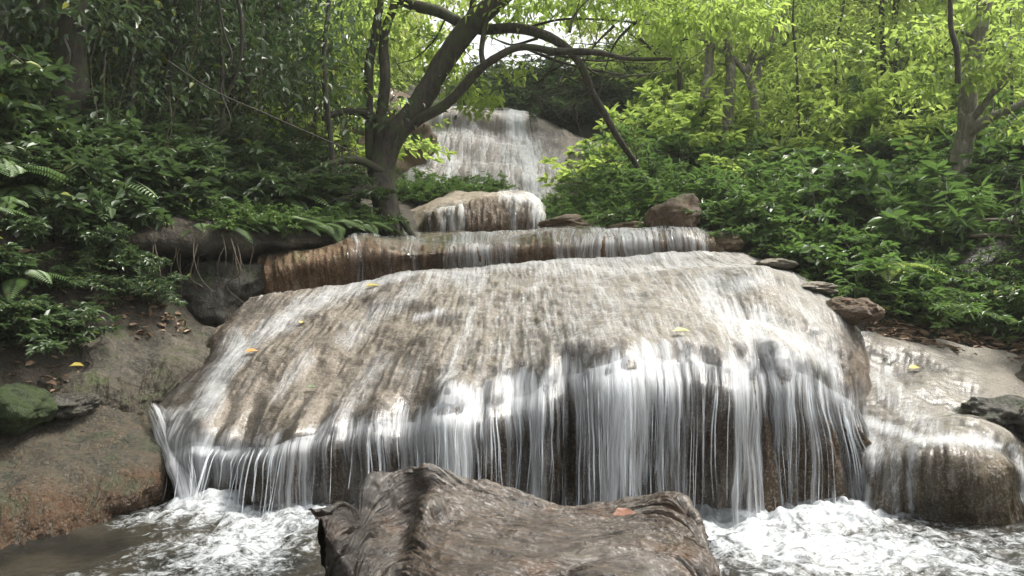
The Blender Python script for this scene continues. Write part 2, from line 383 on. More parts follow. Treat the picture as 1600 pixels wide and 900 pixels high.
# ------------------------------------------------------------------ terrain (thin-plate spline through surveyed points)
TP = []
def tpt(px, py, D, dz=0.0):
    a = at(px, py, D); TP.append((a[0], a[1], a[2] + dz))
for x in (-1.5, 0, 1.5, 2.6):
    for y in (0, 2.5, 4.4): TP.append((x, y, -0.35))
for x, y, z in ((-3.2, 2.0, .1), (-4, 0, .5), (4.5, 2, .1), (4.5, -1, .4), (-2.6, 4.4, -.25), (-1.2, 5.6, -.1), (0, 6, .35), (1.5, 6, .45), (0, 7.6, 1.05), (1.5, 7.8, 1.15), (-1.6, 7.0, .8)): TP.append((x, y, z))
for p in ((150, 610, 5.5, -.2), (300, 560, 6.2, -.2), (100, 560, 5.7, -.1), (0, 570, 5.2, -.1), (-150, 580, 5.0), (290, 525, 6.7), (400, 520, 7.1, -.1), (200, 540, 6.2, -.12), (240, 600, 5.9, -.25), (1480, 590, 5.9, -.3), (1600, 610, 5.8, -.3), (1720, 640, 5.5, -.3), (1400, 570, 6.1, -.25),
          (330, 340, 8.3), (330, 500, 7.9), (200, 335, 7.2), (100, 345, 6.5), (500, 352, 8.7), (0, 325, 5.9), (-200, 300, 5.5), (430, 345, 8.7), (430, 470, 8.2), (590, 372, 9.1),
          (300, 290, 9), (0, 240, 8), (400, 250, 12), (300, 190, 16), (100, 150, 14), (-300, 150, 9), (550, 300, 11),
          (800, 385, 9), (800, 385, 10.2), (1000, 375, 9.3), (700, 313, 12), (640, 316, 12), (765, 320, 12.1), (900, 335, 12), (750, 345, 13.5), (600, 260, 14), (800, 290, 16.2), (760, 178, 18.5), (850, 185, 18), (950, 250, 15),
          (1150, 400, 8.0), (1250, 415, 8.0), (1180, 372, 9), (1360, 512, 7.0), (1600, 546, 6.6), (1430, 520, 7.0), (1500, 532, 6.85), (1600, 575, 6.1, -.12), (1480, 560, 6.3, -.12), (1400, 545, 6.4, -.12), (1500, 640, 5.5, -.15), (1420, 640, 5.5, -.2), (1500, 495, 7.5), (1700, 560, 5.6),
          (1500, 410, 9), (1500, 310, 11), (1200, 345, 10.3), (1000, 345, 11), (880, 345, 11.2), (1140, 240, 15), (1300, 230, 15.5), (1500, 190, 17), (1700, 300, 9), (1900, 400, 6.5),
          (1300, 130, 26), (1650, 90, 24), (1000, 150, 26), (830, 172, 24), (600, 140, 26), (300, 80, 26)):
    tpt(*p)
for x, y, z in ((-14, 4, 5), (-9, 2, 2.8), (14, 5, 4.5), (9, 2, 1.8), (-20, 18, 8), (22, 18, 8), (0, 40, 11), (-28, 40, 14), (28, 40, 15), (0, -8, -.6), (-8, -8, .6), (8, -8, .6), (0, -35, -1), (-35, -30, 3), (35, -30, 3), (-60, 10, 12), (60, 10, 12), (0, 90, 16), (-70, 90, 20), (70, 90, 20), (-45, 60, 18), (45, 60, 19)): TP.append((x, y, z))
TP = np.array(TP)
def _k(r): return np.where(r > 0, r * r * np.log(np.maximum(r, 1e-9)), 0)
_n = len(TP); _A = np.zeros((_n + 3, _n + 3)); _r = np.linalg.norm(TP[:, None, :2] - TP[None, :, :2], axis=-1)
_A[:_n, :_n] = _k(_r) + np.eye(_n) * .03; _A[:_n, _n] = 1; _A[:_n, _n + 1:] = TP[:, :2]; _A[_n, :_n] = 1; _A[_n + 1:, :_n] = TP[:, :2].T
_w = np.linalg.solve(_A, np.concatenate([TP[:, 2], np.zeros(3)]))
def ter(x, y):
    x = np.asarray(x, float); y = np.asarray(y, float); sh = x.shape; x = x.ravel(); y = y.ravel(); o = np.empty(len(x))
    for i in range(0, len(x), 20000):
        xs, ys = x[i:i + 20000], y[i:i + 20000]
        r = np.hypot(xs[:, None] - TP[None, :, 0], ys[:, None] - TP[None, :, 1])
        o[i:i + 20000] = _k(r) @ _w[:_n] + _w[_n] + _w[_n + 1] * xs + _w[_n + 2] * ys
    q = np.stack([x, y, 0 * x], -1)
    near = np.exp(-((y - 3.5) / 3) ** 2) * (np.abs(x) < 3)
    o += fbm(q * .9, 4, 5) * .16 * (1 - near) + fbm(q * 4.5, 3, 9) * .04
    return o.reshape(sh)
tx = np.sinh(np.linspace(-3.6, 3.6, 420)); tx = tx / tx[-1] * 95
ty = np.sinh(np.linspace(-2.6, 3.7, 420)); ty = 6 + ty / ty[-1] * 110
X, Y = np.meshgrid(tx, ty)
Z = ter(X, Y)
setting(mesh_obj('ground', np.stack([X, Y, Z], -1)[:, ::-1], gridq(420, 420), M['soil']))

# ------------------------------------------------------------------ rocks
def rock_surface(name, cols, nu, nv, mat, amp=.03, freq=3.0, seed=1, drape=0.0, vlip=.6, lump=0.0, sk=1.0, close=True):
    P = csurf(cols, nu, nv); n = normals(P); UV = flowuv(P)
    nvv = np.linspace(0, 1, nv)[:, None] * np.ones((1, nu))
    st = sstep(vlip - .04, vlip + .1, nvv)
    d = fbm(P * freq, 5, seed) * amp
    if lump: d = d + fbm(P * freq * .45, 2, seed + 31) * lump
    if drape:
        q = np.stack([UV[..., 0] * 7, UV[..., 1] * 1.1, 0 * nvv], -1)
        d = d + st * ridged(q, 4, seed + 11) * drape
        q = np.stack([UV[..., 0] * 30, UV[..., 1] * 5, 0 * nvv], -1)
        d = d + st * fbm(q, 3, seed + 12) * drape * .45
    P2 = P + n * d[..., None]
    if close:
        S = skirt(P2, sk); st = np.pad(st, ((1, 0), (1, 1)), mode='edge')
        UV = np.pad(UV, ((1, 0), (1, 1), (0, 0)), mode='edge')
    else: S = P2
    o = mesh_obj(name, S, gridq(S.shape[0], S.shape[1]), mat, None, {'stain': st}, UV)
    return o, P2, n, nvv

MOUND = [
 [(390,462,7.1),(340,512,6.75),(322,562,6.35),(262,622,5.95),(235,672,5.65),(248,735,5.45),(262,770,5.5),(270,850,5.6)],
 [(470,450,7.3),(425,495,6.7),(385,545,6.1),(345,605,5.6),(312,675,5.15),(305,712,5.05),(312,750,5.2),(315,860,5.2)],
 [(545,440,7.5),(505,487,6.7),(460,545,6.0),(420,610,5.4),(388,680,4.95),(380,712,4.87),(388,760,5.05),(390,880,5.05)],
 [(620,430,7.6),(590,480,6.8),(555,545,6.0),(520,610,5.35),(490,665,4.85),(482,700,4.75),(488,760,5.0),(490,890,5.0)],
 [(690,422,7.7),(670,474,6.8),(645,533,5.9),(620,592,5.25),(602,640,4.75),(596,672,4.65),(602,740,4.95),(602,890,4.95)],
 [(760,417,7.8),(755,464,6.8),(745,520,5.85),(735,570,5.2),(727,610,4.7),(722,642,4.58),(728,720,4.95),(728,900,4.95)],
 [(830,412,7.8),(835,458,6.8),(838,508,5.85),(842,548,5.15),(845,585,4.65),(843,615,4.52),(845,700,4.95),(845,900,4.95)],
 [(900,408,7.8),(915,450,6.8),(930,495,5.8),(940,528,5.1),(947,556,4.62),(948,586,4.48),(948,690,4.95),(948,900,4.95)],
 [(970,404,7.8),(1000,444,6.8),(1025,485,5.8),(1040,520,5.1),(1052,554,4.6),(1055,584,4.45),(1052,690,4.95),(1052,900,4.95)],
 [(1040,398,7.8),(1085,436,6.9),(1118,478,5.95),(1138,516,5.2),(1153,558,4.62),(1158,590,4.48),(1152,700,4.95),(1152,900,4.95)],
 [(1105,392,7.8),(1165,426,7.0),(1205,468,6.1),(1230,515,5.4),(1250,565,4.8),(1258,602,4.68),(1255,710,5.0),(1255,900,5.0)],
 [(1155,396,7.9),(1232,434,7.1),(1282,480,6.3),(1308,530,5.65),(1322,590,5.15),(1330,650,5.0),(1338,730,5.1),(1340,880,5.1)],
 [(1190,402,8.0),(1275,448,7.3),(1335,500,6.6),(1352,550,6.1),(1358,610,5.7),(1362,690,5.5),(1366,760,5.4),(1366,860,5.4)],
]
NU, NV = 620, 420
def mound_step(P):                                                   # the little step in the right shoulder and hollows on the top
    px, py = proj(P); g = np.exp(-((px - 1180) / 65) ** 2) 
    s = g * (np.exp(-((py - 440) / 14) ** 2) * .10 - np.exp(-((py - 482) / 16) ** 2) * .10)
    s2 = np.exp(-((px - 660) / 40) ** 2) * (np.exp(-((py - 478) / 10) ** 2) * .04 - np.exp(-((py - 500) / 10) ** 2) * .04)
    return s + s2
A_ = crom(np.array([[at(*p) for p in c] for c in MOUND]), 52, 0)               # columns, rows, 3
for i_ in range(52):
    for row in (3, 4, 5, 6, 7):
        x_, y_ = proj(A_[i_, row]); D_ = A_[i_, row, 1]
        w_ = sstep(480, 700, x_) * (1 - sstep(1290, 1350, x_))
        if row >= 6: D_ = D5 + (-.02 if row == 6 else -.02) * w_ + (.05 if row == 6 else .12) * (1 - w_); x_ = x_ + (24 if row == 6 else 50) * sstep(1080, 1300, x_) - 14 * (1 - sstep(300, 420, x_)) * (row == 7)
        else: D_ = D_ + (.06 if row == 3 else .30 if row == 4 else .22) * w_; y_ = y_ + (16 * w_ + 6 if row == 5 else -6 * w_ if row == 4 else 0)
        A_[i_, row] = at(x_, y_, D_)
        if row == 5: D5 = D_
cxs, _ = proj(A_[:, 4])
for i_ in range(52):
    q_ = np.array([i_ * .37, 0, 0]); a_ = float(fbm(q_, 2, 501)); b_ = float(fbm(q_ * 2.3, 2, 502))
    notch = -.16 * math.exp(-((cxs[i_] - 888) / 22) ** 2) - .12 * math.exp(-((cxs[i_] - 800) / 22) ** 2) - .13 * math.exp(-((cxs[i_] - 640) / 20) ** 2) - .12 * math.exp(-((cxs[i_] - 1195) / 18) ** 2) + .10 * math.exp(-((cxs[i_] - 960) / 40) ** 2) + .10 * math.exp(-((cxs[i_] - 720) / 30) ** 2)
    ed_ = min(1, i_ / 5, max(0, 46 - i_) / 8)
    for row, wt in ((3, .3), (4, 1.0), (5, 1.0), (6, .7)):
        A_[i_, row, 1] -= (a_ * .15 + b_ * .08 + notch * .8) * wt * ed_
        A_[i_, row, 2] += b_ * .05 * (row in (4, 5)) * ed_ + (notch * .15 if row in (4, 5) else 0)
P = crom(crom(A_.transpose(1, 0, 2), NV, 0), NU, 1); n = normals(P); P = P + n * mound_step(P)[..., None]
UVm = flowuv(P); vv = np.linspace(0, 7, NV)[:, None] * np.ones((1, NU))
st = sstep(4.3, 5.6, vv)
d = fbm(P * 2.0, 3, 21) * .05 + fbm(P * 9, 4, 3) * .012
d += (ridged(np.stack([UVm[..., 0] * 5.5, UVm[..., 1] * .9, 0 * vv], -1), 3, 8) * .055 * (1 + sstep(5.2, 6.2, vv)) + fbm(np.stack([UVm[..., 0] * 26, UVm[..., 1] * 5, 0 * vv], -1), 4, 4) * .04) * st
lipn = sstep(3.2, 4.3, vv) * (1 - sstep(4.6, 5.4, vv)); d += lipn * .5 * vnoise(np.stack([UVm[..., 0] * 2.3, 0 * vv, 0 * vv], -1), 5) * .06
d += ridged(np.stack([UVm[..., 0] * 14, UVm[..., 1] * 4.0, 0 * vv], -1), 3, 18) * .008 * (1 - st)
Pm = P + n * d[..., None]
# gaps between drapes: edge skirt into the ground
S = skirt(Pm, 1.0); stS = np.pad(st + .0, ((1, 0), (1, 1)), mode='edge'); UVs = np.pad(UVm, ((1, 0), (1, 1), (0, 0)), mode='edge')
pxm, pym = proj(P)
rim = np.clip(np.exp(-((pxm - 1338) / 34) ** 2) * sstep(490, 530, pym) * 1.5 + np.exp(-((pxm - (345 + (pym - 500) * -.35)) / 26) ** 2) * (pym < 600), 0, 1)
stS = np.clip(stS + np.pad(rim, ((1, 0), (1, 1)), mode='edge') * .8, 0, 1)
o = mesh_obj('rock_mound', S, gridq(S.shape[0], S.shape[1]), M['tufa'], None, {'stain': stS}, UVs)
tag(o, 'huge rounded tan rock mound filling the middle, covered in running water', 'rock')

# the rolled ledge above the mound
LEDGE = [
 [(385,384,9.2),(392,388,8.5),(402,398,7.85),(402,425,7.55),(406,454,7.6),(412,490,7.8)],
 [(455,374,9.5),(452,377,8.8),(450,385,8.0),(450,412,7.55),(456,446,7.6),(465,480,7.8)],
 [(520,374,9.6),(518,378,8.9),(516,385,8.1),(518,402,7.7),(520,430,7.75),(522,470,7.9)],
 [(600,372,9.8),(600,375,9.1),(600,380,8.3),(600,394,7.8),(602,420,7.85),(602,460,8.0)],
 [(700,368,10),(700,370,9.3),(700,375,8.5),(700,388,8.0),(700,412,8.0),(700,455,8.2)],
 [(800,364,10.2),(800,366,9.4),(800,371,8.6),(800,384,8.1),(800,408,8.1),(800,450,8.3)],
 [(900,360,10.2),(900,361,9.4),(900,365,8.6),(900,378,8.1),(900,403,8.1),(900,445,8.3)],
 [(1000,356,10),(1000,357,9.3),(1002,361,8.5),(1005,374,8.0),(1008,400,8.0),(1010,440,8.2)],
 [(1070,358,9.8),(1072,359,9.1),(1075,363,8.4),(1078,376,7.95),(1082,396,7.95),(1085,430,8.1)],
 [(1120,366,9.6),(1122,368,9.0),(1124,374,8.5),(1126,382,8.2),(1128,396,8.1),(1130,430,8.2)],
]
o, Pl, nl, vl = rock_surface('rock_ledge', LEDGE, 420, 130, M['tufa_mid'], .045, 3, 5, drape=.055, vlip=.42, lump=.10, sk=.8)
tag(o, 'long brown rolled rock ledge running across behind the top of the mound', 'rock')

# left foreground rock shelf
LEFTR = [
 [(-420,560,5.2),(-420,640,4.5),(-420,720,3.9),(-420,800,3.5),(-420,900,3.4),(-420,1010,3.4)],
 [(-150,600,5.4),(-150,660,4.8),(-150,740,4.25),(-150,810,3.9),(-150,890,3.8),(-150,1000,3.8)],
 [(0,645,5.5),(0,690,5.0),(0,735,4.55),(0,800,4.15),(0,862,4.02),(0,960,4.1)],
 [(85,640,5.6),(92,688,5.15),(105,725,4.75),(105,785,4.4),(95,845,4.3),(92,950,4.4)],
 [(160,632,5.8),(180,672,5.4),(198,708,5.02),(195,755,4.7),(175,810,4.6),(168,920,4.7)],
 [(205,628,6.0),(232,668,5.6),(252,702,5.25),(262,740,5.02),(248,780,4.95),(240,880,5.1)],
 [(222,630,6.1),(250,668,5.75),(270,700,5.5),(282,740,5.35),(280,785,5.35),(275,880,5.4)],
]
o, _, _, _ = rock_surface('rock_shelf', LEFTR, 460, 340, M['tufa_left'], .085, 3.4, 14, drape=.04, vlip=.5, lump=.09, sk=.6)
tag(o, 'rounded orange and grey rock shelf at the lower left edge of the pool', 'rock')
LEFT2 = [
 [(-300,500,7.0),(-300,560,5.6),(-300,600,5.2),(-300,660,4.9),(-300,760,4.9)],
 [(0,520,6.4),(0,575,5.6),(0,610,5.3),(0,650,5.15),(0,740,5.2)],
 [(100,510,6.6),(110,545,6.0),(115,590,5.6),(110,640,5.45),(105,740,5.5)],
 [(180,508,6.8),(190,535,6.3),(200,575,5.9),(195,635,5.7),(190,740,5.8)],
 [(255,512,7.0),(268,530,6.6),(270,565,6.2),(245,620,5.85),(240,740,5.9)],
 [(320,515,7.1),(336,530,6.75),(328,566,6.35),(278,615,5.98),(262,740,6.1)],
 [(360,505,7.2),(366,525,6.9),(360,560,6.5),(320,612,6.2),(300,740,6.3)],
]
o, _, _, _ = rock_surface('rock_slope', LEFT2, 420, 260, M['rock_grey'], .10, 3.5, 24, drape=0.03, vlip=.5, lump=.14, sk=.6)
tag(o, 'grey muddy rock slope below the dark hollow in the left bank', 'rock')

# right: pale slope ending in the round boulder
RIGHTR = [
 [(1330,512,6.6),(1332,590,6.0),(1332,640,5.6),(1325,690,5.25),(1328,740,5.15),(1335,840,5.2)],
 [(1385,520,6.8),(1385,600,5.9),(1383,655,5.4),(1372,705,5.0),(1372,755,4.85),(1375,850,4.9)],
 [(1450,531,6.8),(1450,605,5.8),(1445,655,5.3),(1435,698,4.85),(1432,745,4.62),(1438,855,4.75)],
 [(1510,542,6.7),(1512,615,5.7),(1508,660,5.2),(1500,690,4.78),(1505,740,4.48),(1508,855,4.62)],
 [(1565,550,6.6),(1570,625,5.7),(1565,670,5.2),(1556,697,4.80),(1565,745,4.5),(1566,855,4.65)],
 [(1605,556,6.5),(1615,635,5.7),(1608,680,5.3),(1590,712,5.0),(1592,755,4.8),(1592,850,4.9)],
 [(1700,570,6.3),(1720,650,5.6),(1705,700,5.25),(1680,745,5.0),(1680,790,4.95),(1680,850,5.0)],
 [(1950,610,5.9),(1950,680,5.4),(1930,730,5.1),(1920,790,4.8),(1920,830,4.7),(1920,900,4.7)],
]
o, Pr, nr, vr = rock_surface('rock_shelf', RIGHTR, 380, 300, M['tufa_right'], .05, 3.2, 33, drape=.035, vlip=.66, lump=.11, sk=.5)
tag(o, 'pale wet rock slope with a bulging brown boulder lip at the lower right', 'rock')

def boulder(name, px, py, D, rx, ry, rz, mat, seed, label, rot=0.0, amp=.22, sub=64, stain=.4, flat=0.0, tilt=0.0, cat='rock', group=None):
    c = at(px, py, D); nu, nv = sub * 2, sub
    th = np.linspace(0, 2 * np.pi, nu + 1); ph = np.linspace(0.001, np.pi - .001, nv)
    T, Ph = np.meshgrid(th, ph)
    S = np.stack([np.sin(Ph) * np.cos(T), np.sin(Ph) * np.sin(T), np.cos(Ph)], -1)
    S = np.sign(S) * np.abs(S) ** (1 - flat)
    d = 1 + fbm(S * 1.3 + seed, 3, seed) * amp * 1.6 + ridged(S * 2.6 + seed, 3, seed + 3) * amp * .35 + fbm(S * 9, 3, seed + 4) * amp * .12
    V = S * d[..., None] * np.array([rx, ry, rz])
    ca, sa = math.cos(rot), math.sin(rot); ct, stt = math.cos(tilt), math.sin(tilt)
    V = V @ np.array([[ct, 0, -stt], [0, 1, 0], [stt, 0, ct]]).T
    V = V @ np.array([[ca, -sa, 0], [sa, ca, 0], [0, 0, 1]]).T
    V = V.reshape(-1, 3)
    Q = gridq(nv, nu + 1)
    o = mesh_obj(name, V, Q[:, ::-1], mat, None, {'stain': np.full(len(V), stain)})
    o.location = c
    return tag(o, label, cat, group)
boulder('boulder', 1054, 342, 8.6, .29, .26, .22, M['rock_brown'], 44, 'brown angular boulder perched on the right end of the rolled ledge', 0, .22, tilt=.30)
boulder('boulder', 1128, 378, 8.3, .24, .25, .11, M['tufa_mid'], 8, 'low grey stone at the right end of the ledge, just below the brown boulder', .1)
boulder('boulder', 990, 354, 9.2, .24, .3, .06, M['tufa_mid'], 9, 'flat ochre stone left of the brown boulder on the ledge', .1)
boulder('boulder', 885, 352, 9.9, .34, .3, .12, M['rock_brown'], 12, 'dark ochre stone beside the foot of the small middle fall', .4)
boulder('boulder', 1330, 486, 6.4, .14, .22, .11, M['rock_brown'], 15, 'small brown stone stuck at the right shoulder of the mound', .5, .3)
boulder('boulder', 1215, 412, 7.5, .17, .3, .05, M['tufa_right'], 19, 'low pale stone along the upper right rim of the mound', -.6)
boulder('boulder', 1275, 450, 7.0, .18, .3, .05, M['tufa_right'], 23, 'flat pale stone between the thicket and the right rim of the mound', -.6)
boulder('boulder', 20, 640, 5.0, .20, .22, .15, M['moss'], 27, 'round moss covered stone at the far left above the rock shelf', 0, .2)
boulder('boulder', 100, 632, 5.35, .17, .2, .07, M['rock_dark'], 35, 'dark wet stone beside the mossy stone at the left', 0, .3)
boulder('boulder', 1556, 648, 5.42, .26, .22, .12, M['rock_dark'], 39, 'dark wet rock face under the pale slab at the right edge', .2, .3)
boulder('boulder', 1690, 665, 5.2, .36, .3, .16, M['rock_dark'], 41, 'dark rock at the right edge beside the pale slope', .2, .3)
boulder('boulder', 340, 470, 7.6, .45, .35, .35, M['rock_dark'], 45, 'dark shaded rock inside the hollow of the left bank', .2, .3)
boulder('boulder', 1440, 425, 9.0, .9, .5, .30, M['rock_grey'], 48, 'large grey rock half hidden by the thicket on the right bank', .2, .2)
boulder('boulder', 1560, 430, 8.0, .5, .5, .35, M['rock_dark'], 49, 'dark mossy rock showing between the bushes near the right edge', .2, .2)
boulder('boulder', 545, 225, 14.5, 1.3, 1.0, 1.0, M['rock_brown'], 51, 'big brown rock left of the upper fall, behind the leaning tree', .2, .25)
boulder('boulder', 945, 262, 14.2, .7, .6, .35, M['tufa_up'], 53, 'grey rock on the right flank of the upper fall', -.2, .25)
BANK = [
 [(150,332,8.0),(165,345,6.95),(170,362,6.75),(172,392,6.75),(180,410,7.1),(185,520,7.3)],
 [(230,330,8.4),(232,343,7.2),(232,360,7.0),(232,385,6.98),(238,400,7.6),(240,530,7.9)],
 [(320,334,8.8),(320,346,7.5),(320,362,7.25),(320,392,7.25),(322,405,8.0),(322,530,8.3)],
 [(400,338,9.0),(400,350,7.8),(400,364,7.55),(402,395,7.58),(402,405,8.3),(402,520,8.5)],
 [(500,345,9.2),(500,356,8.3),(500,366,8.1),(500,385,8.1),(500,400,8.6),(500,500,8.8)],
 [(590,352,9.6),(590,364,9.0),(590,372,8.8),(590,382,8.8),(590,400,9.0),(590,480,9.2)],
]
o, _, _, _ = rock_surface('earth_bank', BANK, 200, 110, M['soil'], .09, 3, 81, lump=.12, sk=.3)
tag(o, 'dark overhanging earth bank above the hollow left of the mound', 'bank')
# middle boulder below the upper fall
MIDB = [
 [(640,335,11.2),(648,345,10.6),(650,355,10.3),(655,370,10.2),(655,390,10.3)],
 [(680,320,11.4),(680,326,10.7),(680,335,10.2),(682,355,10.0),(682,390,10.1)],
 [(730,308,11.5),(730,312,10.8),(728,322,10.2),(728,348,9.95),(728,390,10.1)],
 [(780,304,11.6),(780,307,10.9),(780,317,10.3),(780,344,9.95),(780,390,10.1)],
 [(825,306,11.6),(826,312,10.9),(828,324,10.4),(828,345,10.1),(826,385,10.2)],
 [(846,322,11.5),(848,330,11.0),(848,340,10.6),(846,354,10.4),(842,380,10.4)],
]
o, Pb, nb, vb = rock_surface('boulder', MIDB, 200, 120, M['tufa_mb'], .07, 2.6, 61, drape=.05, vlip=.45, lump=.10, sk=.6)
tag(o, 'broad pale boulder with trickles below the foot of the upper fall', 'rock')
# upper dome
UPPER = [
 [(585,215,18.5),(590,228,16.8),(586,245,15.8),(580,270,15.0),(575,300,14.2),(570,345,13.6)],
 [(640,190,18.5),(628,200,16.6),(622,216,16.1),(615,250,15.2),(608,290,14.2),(604,345,13.4)],
 [(690,178,18.5),(682,182,16.5),(676,204,16.1),(668,240,15.2),(660,285,14.1),(655,345,13.2)],
 [(740,175,18.6),(736,178,16.5),(732,207,16.1),(728,240,15.2),(722,285,14.1),(718,345,13.1)],
 [(785,175,18.6),(785,179,16.5),(784,210,16.1),(785,240,15.2),(786,285,14.1),(788,345,13.1)],
 [(825,178,18.6),(830,183,16.5),(832,208,16.1),(838,240,15.2),(845,285,14.1),(852,345,13.2)],
 [(862,186,18.5),(876,198,16.6),(884,216,16.0),(882,245,15.2),(895,288,14.2),(905,345,13.4)],
 [(915,212,18.4),(935,224,16.7),(948,240,16.0),(956,265,15.2),(950,300,14.4),(960,345,13.7)],
]
o, Pu, nu_, vu = rock_surface('rock_dome', UPPER, 320, 260, M['tufa_up'], .13, 1.3, 71, drape=.025, vlip=.18, lump=.18, sk=1.5)
tag(o, 'tall pale rounded rock face carrying the upper waterfall', 'rock')

# ------------------------------------------------------------------ running water
def strokes(px, py, L):
    d = np.zeros_like(px)
    for pts, wd, s in L:
        if len(pts) == 1: pts = pts * 2
        best = np.full(px.shape, 1e9)
        for (x0, y0), (x1, y1) in zip(pts[:-1], pts[1:]):
            dx, dy = x1 - x0, y1 - y0; ll = dx * dx + dy * dy + 1e-6
            t = np.clip(((px - x0) * dx + (py - y0) * dy) / ll, 0, 1)
            best = np.minimum(best, np.hypot(px - x0 - t * dx, py - y0 - t * dy))
        d = np.maximum(d, s * np.exp(-(best / wd) ** 2))
    return d
def sheet(name, P, n, dens, off, mat, label, cat='waterfall', wav=.006, seed=0):
    UV = flowuv(P)
    q = np.stack([UV[..., 0] * 22, UV[..., 1] * 1.5, 0 * UV[..., 0]], -1)
    W = P + n * (off + fbm(q, 3, seed) * wav)[..., None] if np.ndim(off) else P + n * (off + fbm(q, 3, seed) * wav)[..., None]
    o = mesh_obj(name, W, gridq(*W.shape[:2]), mat, None, {'dens': dens}, UV)
    return tag(o, label, cat)

# film on top of the mound follows the rock
k = int(NV * 4.9 / 7)
Pf, nf = Pm[:k], normals(Pm[:k]); px, py = proj(P[:k]); vf = vv[:k]
sm = lambda a: a
lip_pts = [(262,735),(300,700),(380,700),(480,690),(596,660),(650,640),(720,625),(790,615),(845,595),(900,570),(948,562),(1055,560),(1158,566),(1250,580),(1320,610)]
film = strokes(px, py, [
 ([(590,437),(520,455),(470,480),(410,520),(368,560),(345,600),(330,640),(300,670)], 17, .80),
 ([(375,540),(345,590),(330,630)], 20, .95), ([(330,630),(275,655),(240,650)], 13, .65), ([(252,668),(266,700),(275,735)], 20, .9), ([(300,650),(285,700)], 18, .6),
 ([(560,445),(640,432),(720,428),(800,420),(880,412),(1000,404),(1110,396)], 9, .80),
 ([(700,430),(650,455),(590,490),(540,530)], 20, .52),
 ([(760,430),(740,455),(735,500),(715,550),(695,600),(680,640)], 14, .56),
 ([(720,432),(745,440)], 20, .72), ([(650,500),(690,492)], 8, .85),
 ([(850,440),(805,480),(800,520),(788,560),(775,605)], 8, .52),
 ([(545,510)], 14, .65), ([(480,560),(430,620)], 14, .45), ([(600,560),(540,640)], 22, .42),
 ([(900,420),(940,450),(960,500)], 30, .5), ([(850,425),(1000,415),(1100,410)], 16, .72),
 ([(1020,400),(1110,408),(1200,440),(1262,490),(1300,540),(1312,575)], 20, .60),
 ([(1110,450),(1125,480),(1160,510),(1200,545),(1240,575)], 34, .95),
 ([(1150,445),(1180,442)], 18, .9),
 ([(1180,505),(1240,530),(1300,570)], 30, .92),
 ([(1060,530),(1080,560)], 10, .8),
])
mx = sstep(560, 960, px)
film = np.maximum(film * .90, .10 + .20 * mx + .07 * fbm(P[:k] * 2.5, 3, 90)) + .07 * fbm(np.stack([UVm[:k, :, 0] * 5, UVm[:k, :, 1] * 1.5, 0 * vf], -1), 3, 92)
lipd = np.exp(-((vf - 4.35) / .42) ** 2)
lipx = np.interp(px, [260, 330, 420, 520, 560, 640, 700, 760, 845, 885, 950, 1060, 1120, 1200, 1300, 1345], [.55, .62, .42, .42, .5, .8, .9, .86, .8, .72, .9, .84, .86, .9, .92, .55])
jit = fbm(np.stack([px / 26, 0 * px, 0 * px], -1), 2, 77) * .16
lj = fbm(np.stack([UVm[:k, :, 0] * 16, UVm[:k, :, 1] * 2, 0 * vf], -1), 3, 93)
film = np.maximum(film, lipd * (lipx * .42 + jit + lj * .50))
film *= sstep(335, 372, px + np.maximum(0, py - 520) * .8)
film *= 1 - sstep(1300, 1335, px) * (1 - sstep(640, 700, py)) * sstep(470, 560, py)
film *= 1 - .75 * np.exp(-((px - 1200) / 38) ** 2 - ((py - 462) / 17) ** 2)
film *= 1 - sstep(4.45, 4.86, vf)
sheet('waterfall', Pf, nf, film, .007, M['film'], 'thin film of water streaking down over the top of the big rock mound', 'water film', .004, 5)

# free falling curtain from the lip to the pool
def curtain(P, row, tops, drop_to, out, nrow=70, seed=3):
    A = P[row]; B = P[row - 6]; dirv = A - B; dirv[:, 2] = np.minimum(dirv[:, 2], 0); dirv /= np.linalg.norm(dirv, axis=1, keepdims=True)
    rows = []
    hgt = A[:, 2] - drop_to
    for i in range(nrow):
        t = i / (nrow - 1)
        q = A + dirv * np.concatenate([1.5 + 2.2 * sstep(.9, 1.9, A[:, :1]), np.ones((len(A), 1)), np.zeros((len(A), 1))], 1) * ((out * (.55 + .8 * sstep(.5, 1.6, A[:, :1]))) * t ** .68 + .008 * min(1, t * 9))
        q[:, 2] = A[:, 2] - hgt * (t ** 1.15)
        rows.append(q)
    return np.stack(rows, 0)
def smooth_u(P, kk):
    ker = np.ones(kk) / kk
    Q = P.copy()
    for r in range(P.shape[0]):
        for c in range(3): Q[r, :, c] = np.convolve(np.pad(P[r, :, c], kk // 2, mode='edge'), ker, mode='valid')[:P.shape[1]]
    return Q
lr = int(NV * 4.62 / 7)
Ps = smooth_u(Pm[lr - 8:lr + 1], 9)
RockF = smooth_u(Pm[lr - 4:], 11)
def hug(C, u, off):
    """keep the falling water of column u in front of the rock face, spreading with it."""
    z_ = np.minimum.accumulate(RockF[:, u, 2])[::-1]
    yr = np.interp(C[:, 2], z_, np.minimum.accumulate(RockF[:, u, 1])[::-1]); xr = np.interp(C[:, 2], z_, RockF[::-1, u, 0])
    C[:, 1] = np.minimum(C[:, 1], yr - off * sstep(-.02, .22, np.linspace(0, 1, len(C)))); C[:, 0] = C[:, 0] * .4 + (xr + (C[0, 0] - xr[0])) * .6
    return C
cx = [258, 300, 350, 400, 440, 480, 520, 560, 600, 650, 700, 740, 770, 800, 840, 870, 890, 920, 960, 1000, 1040, 1070, 1100, 1150, 1200, 1250, 1300, 1340, 1360]
d1 = [.5, .55, .66, .5, .34, .40, .44, .5, .52, .66, .74, .64, .50, .60, .50, .40, .34, .66, .78, .66, .52, .44, .60, .66, .66, .70, .70, .25, .0]
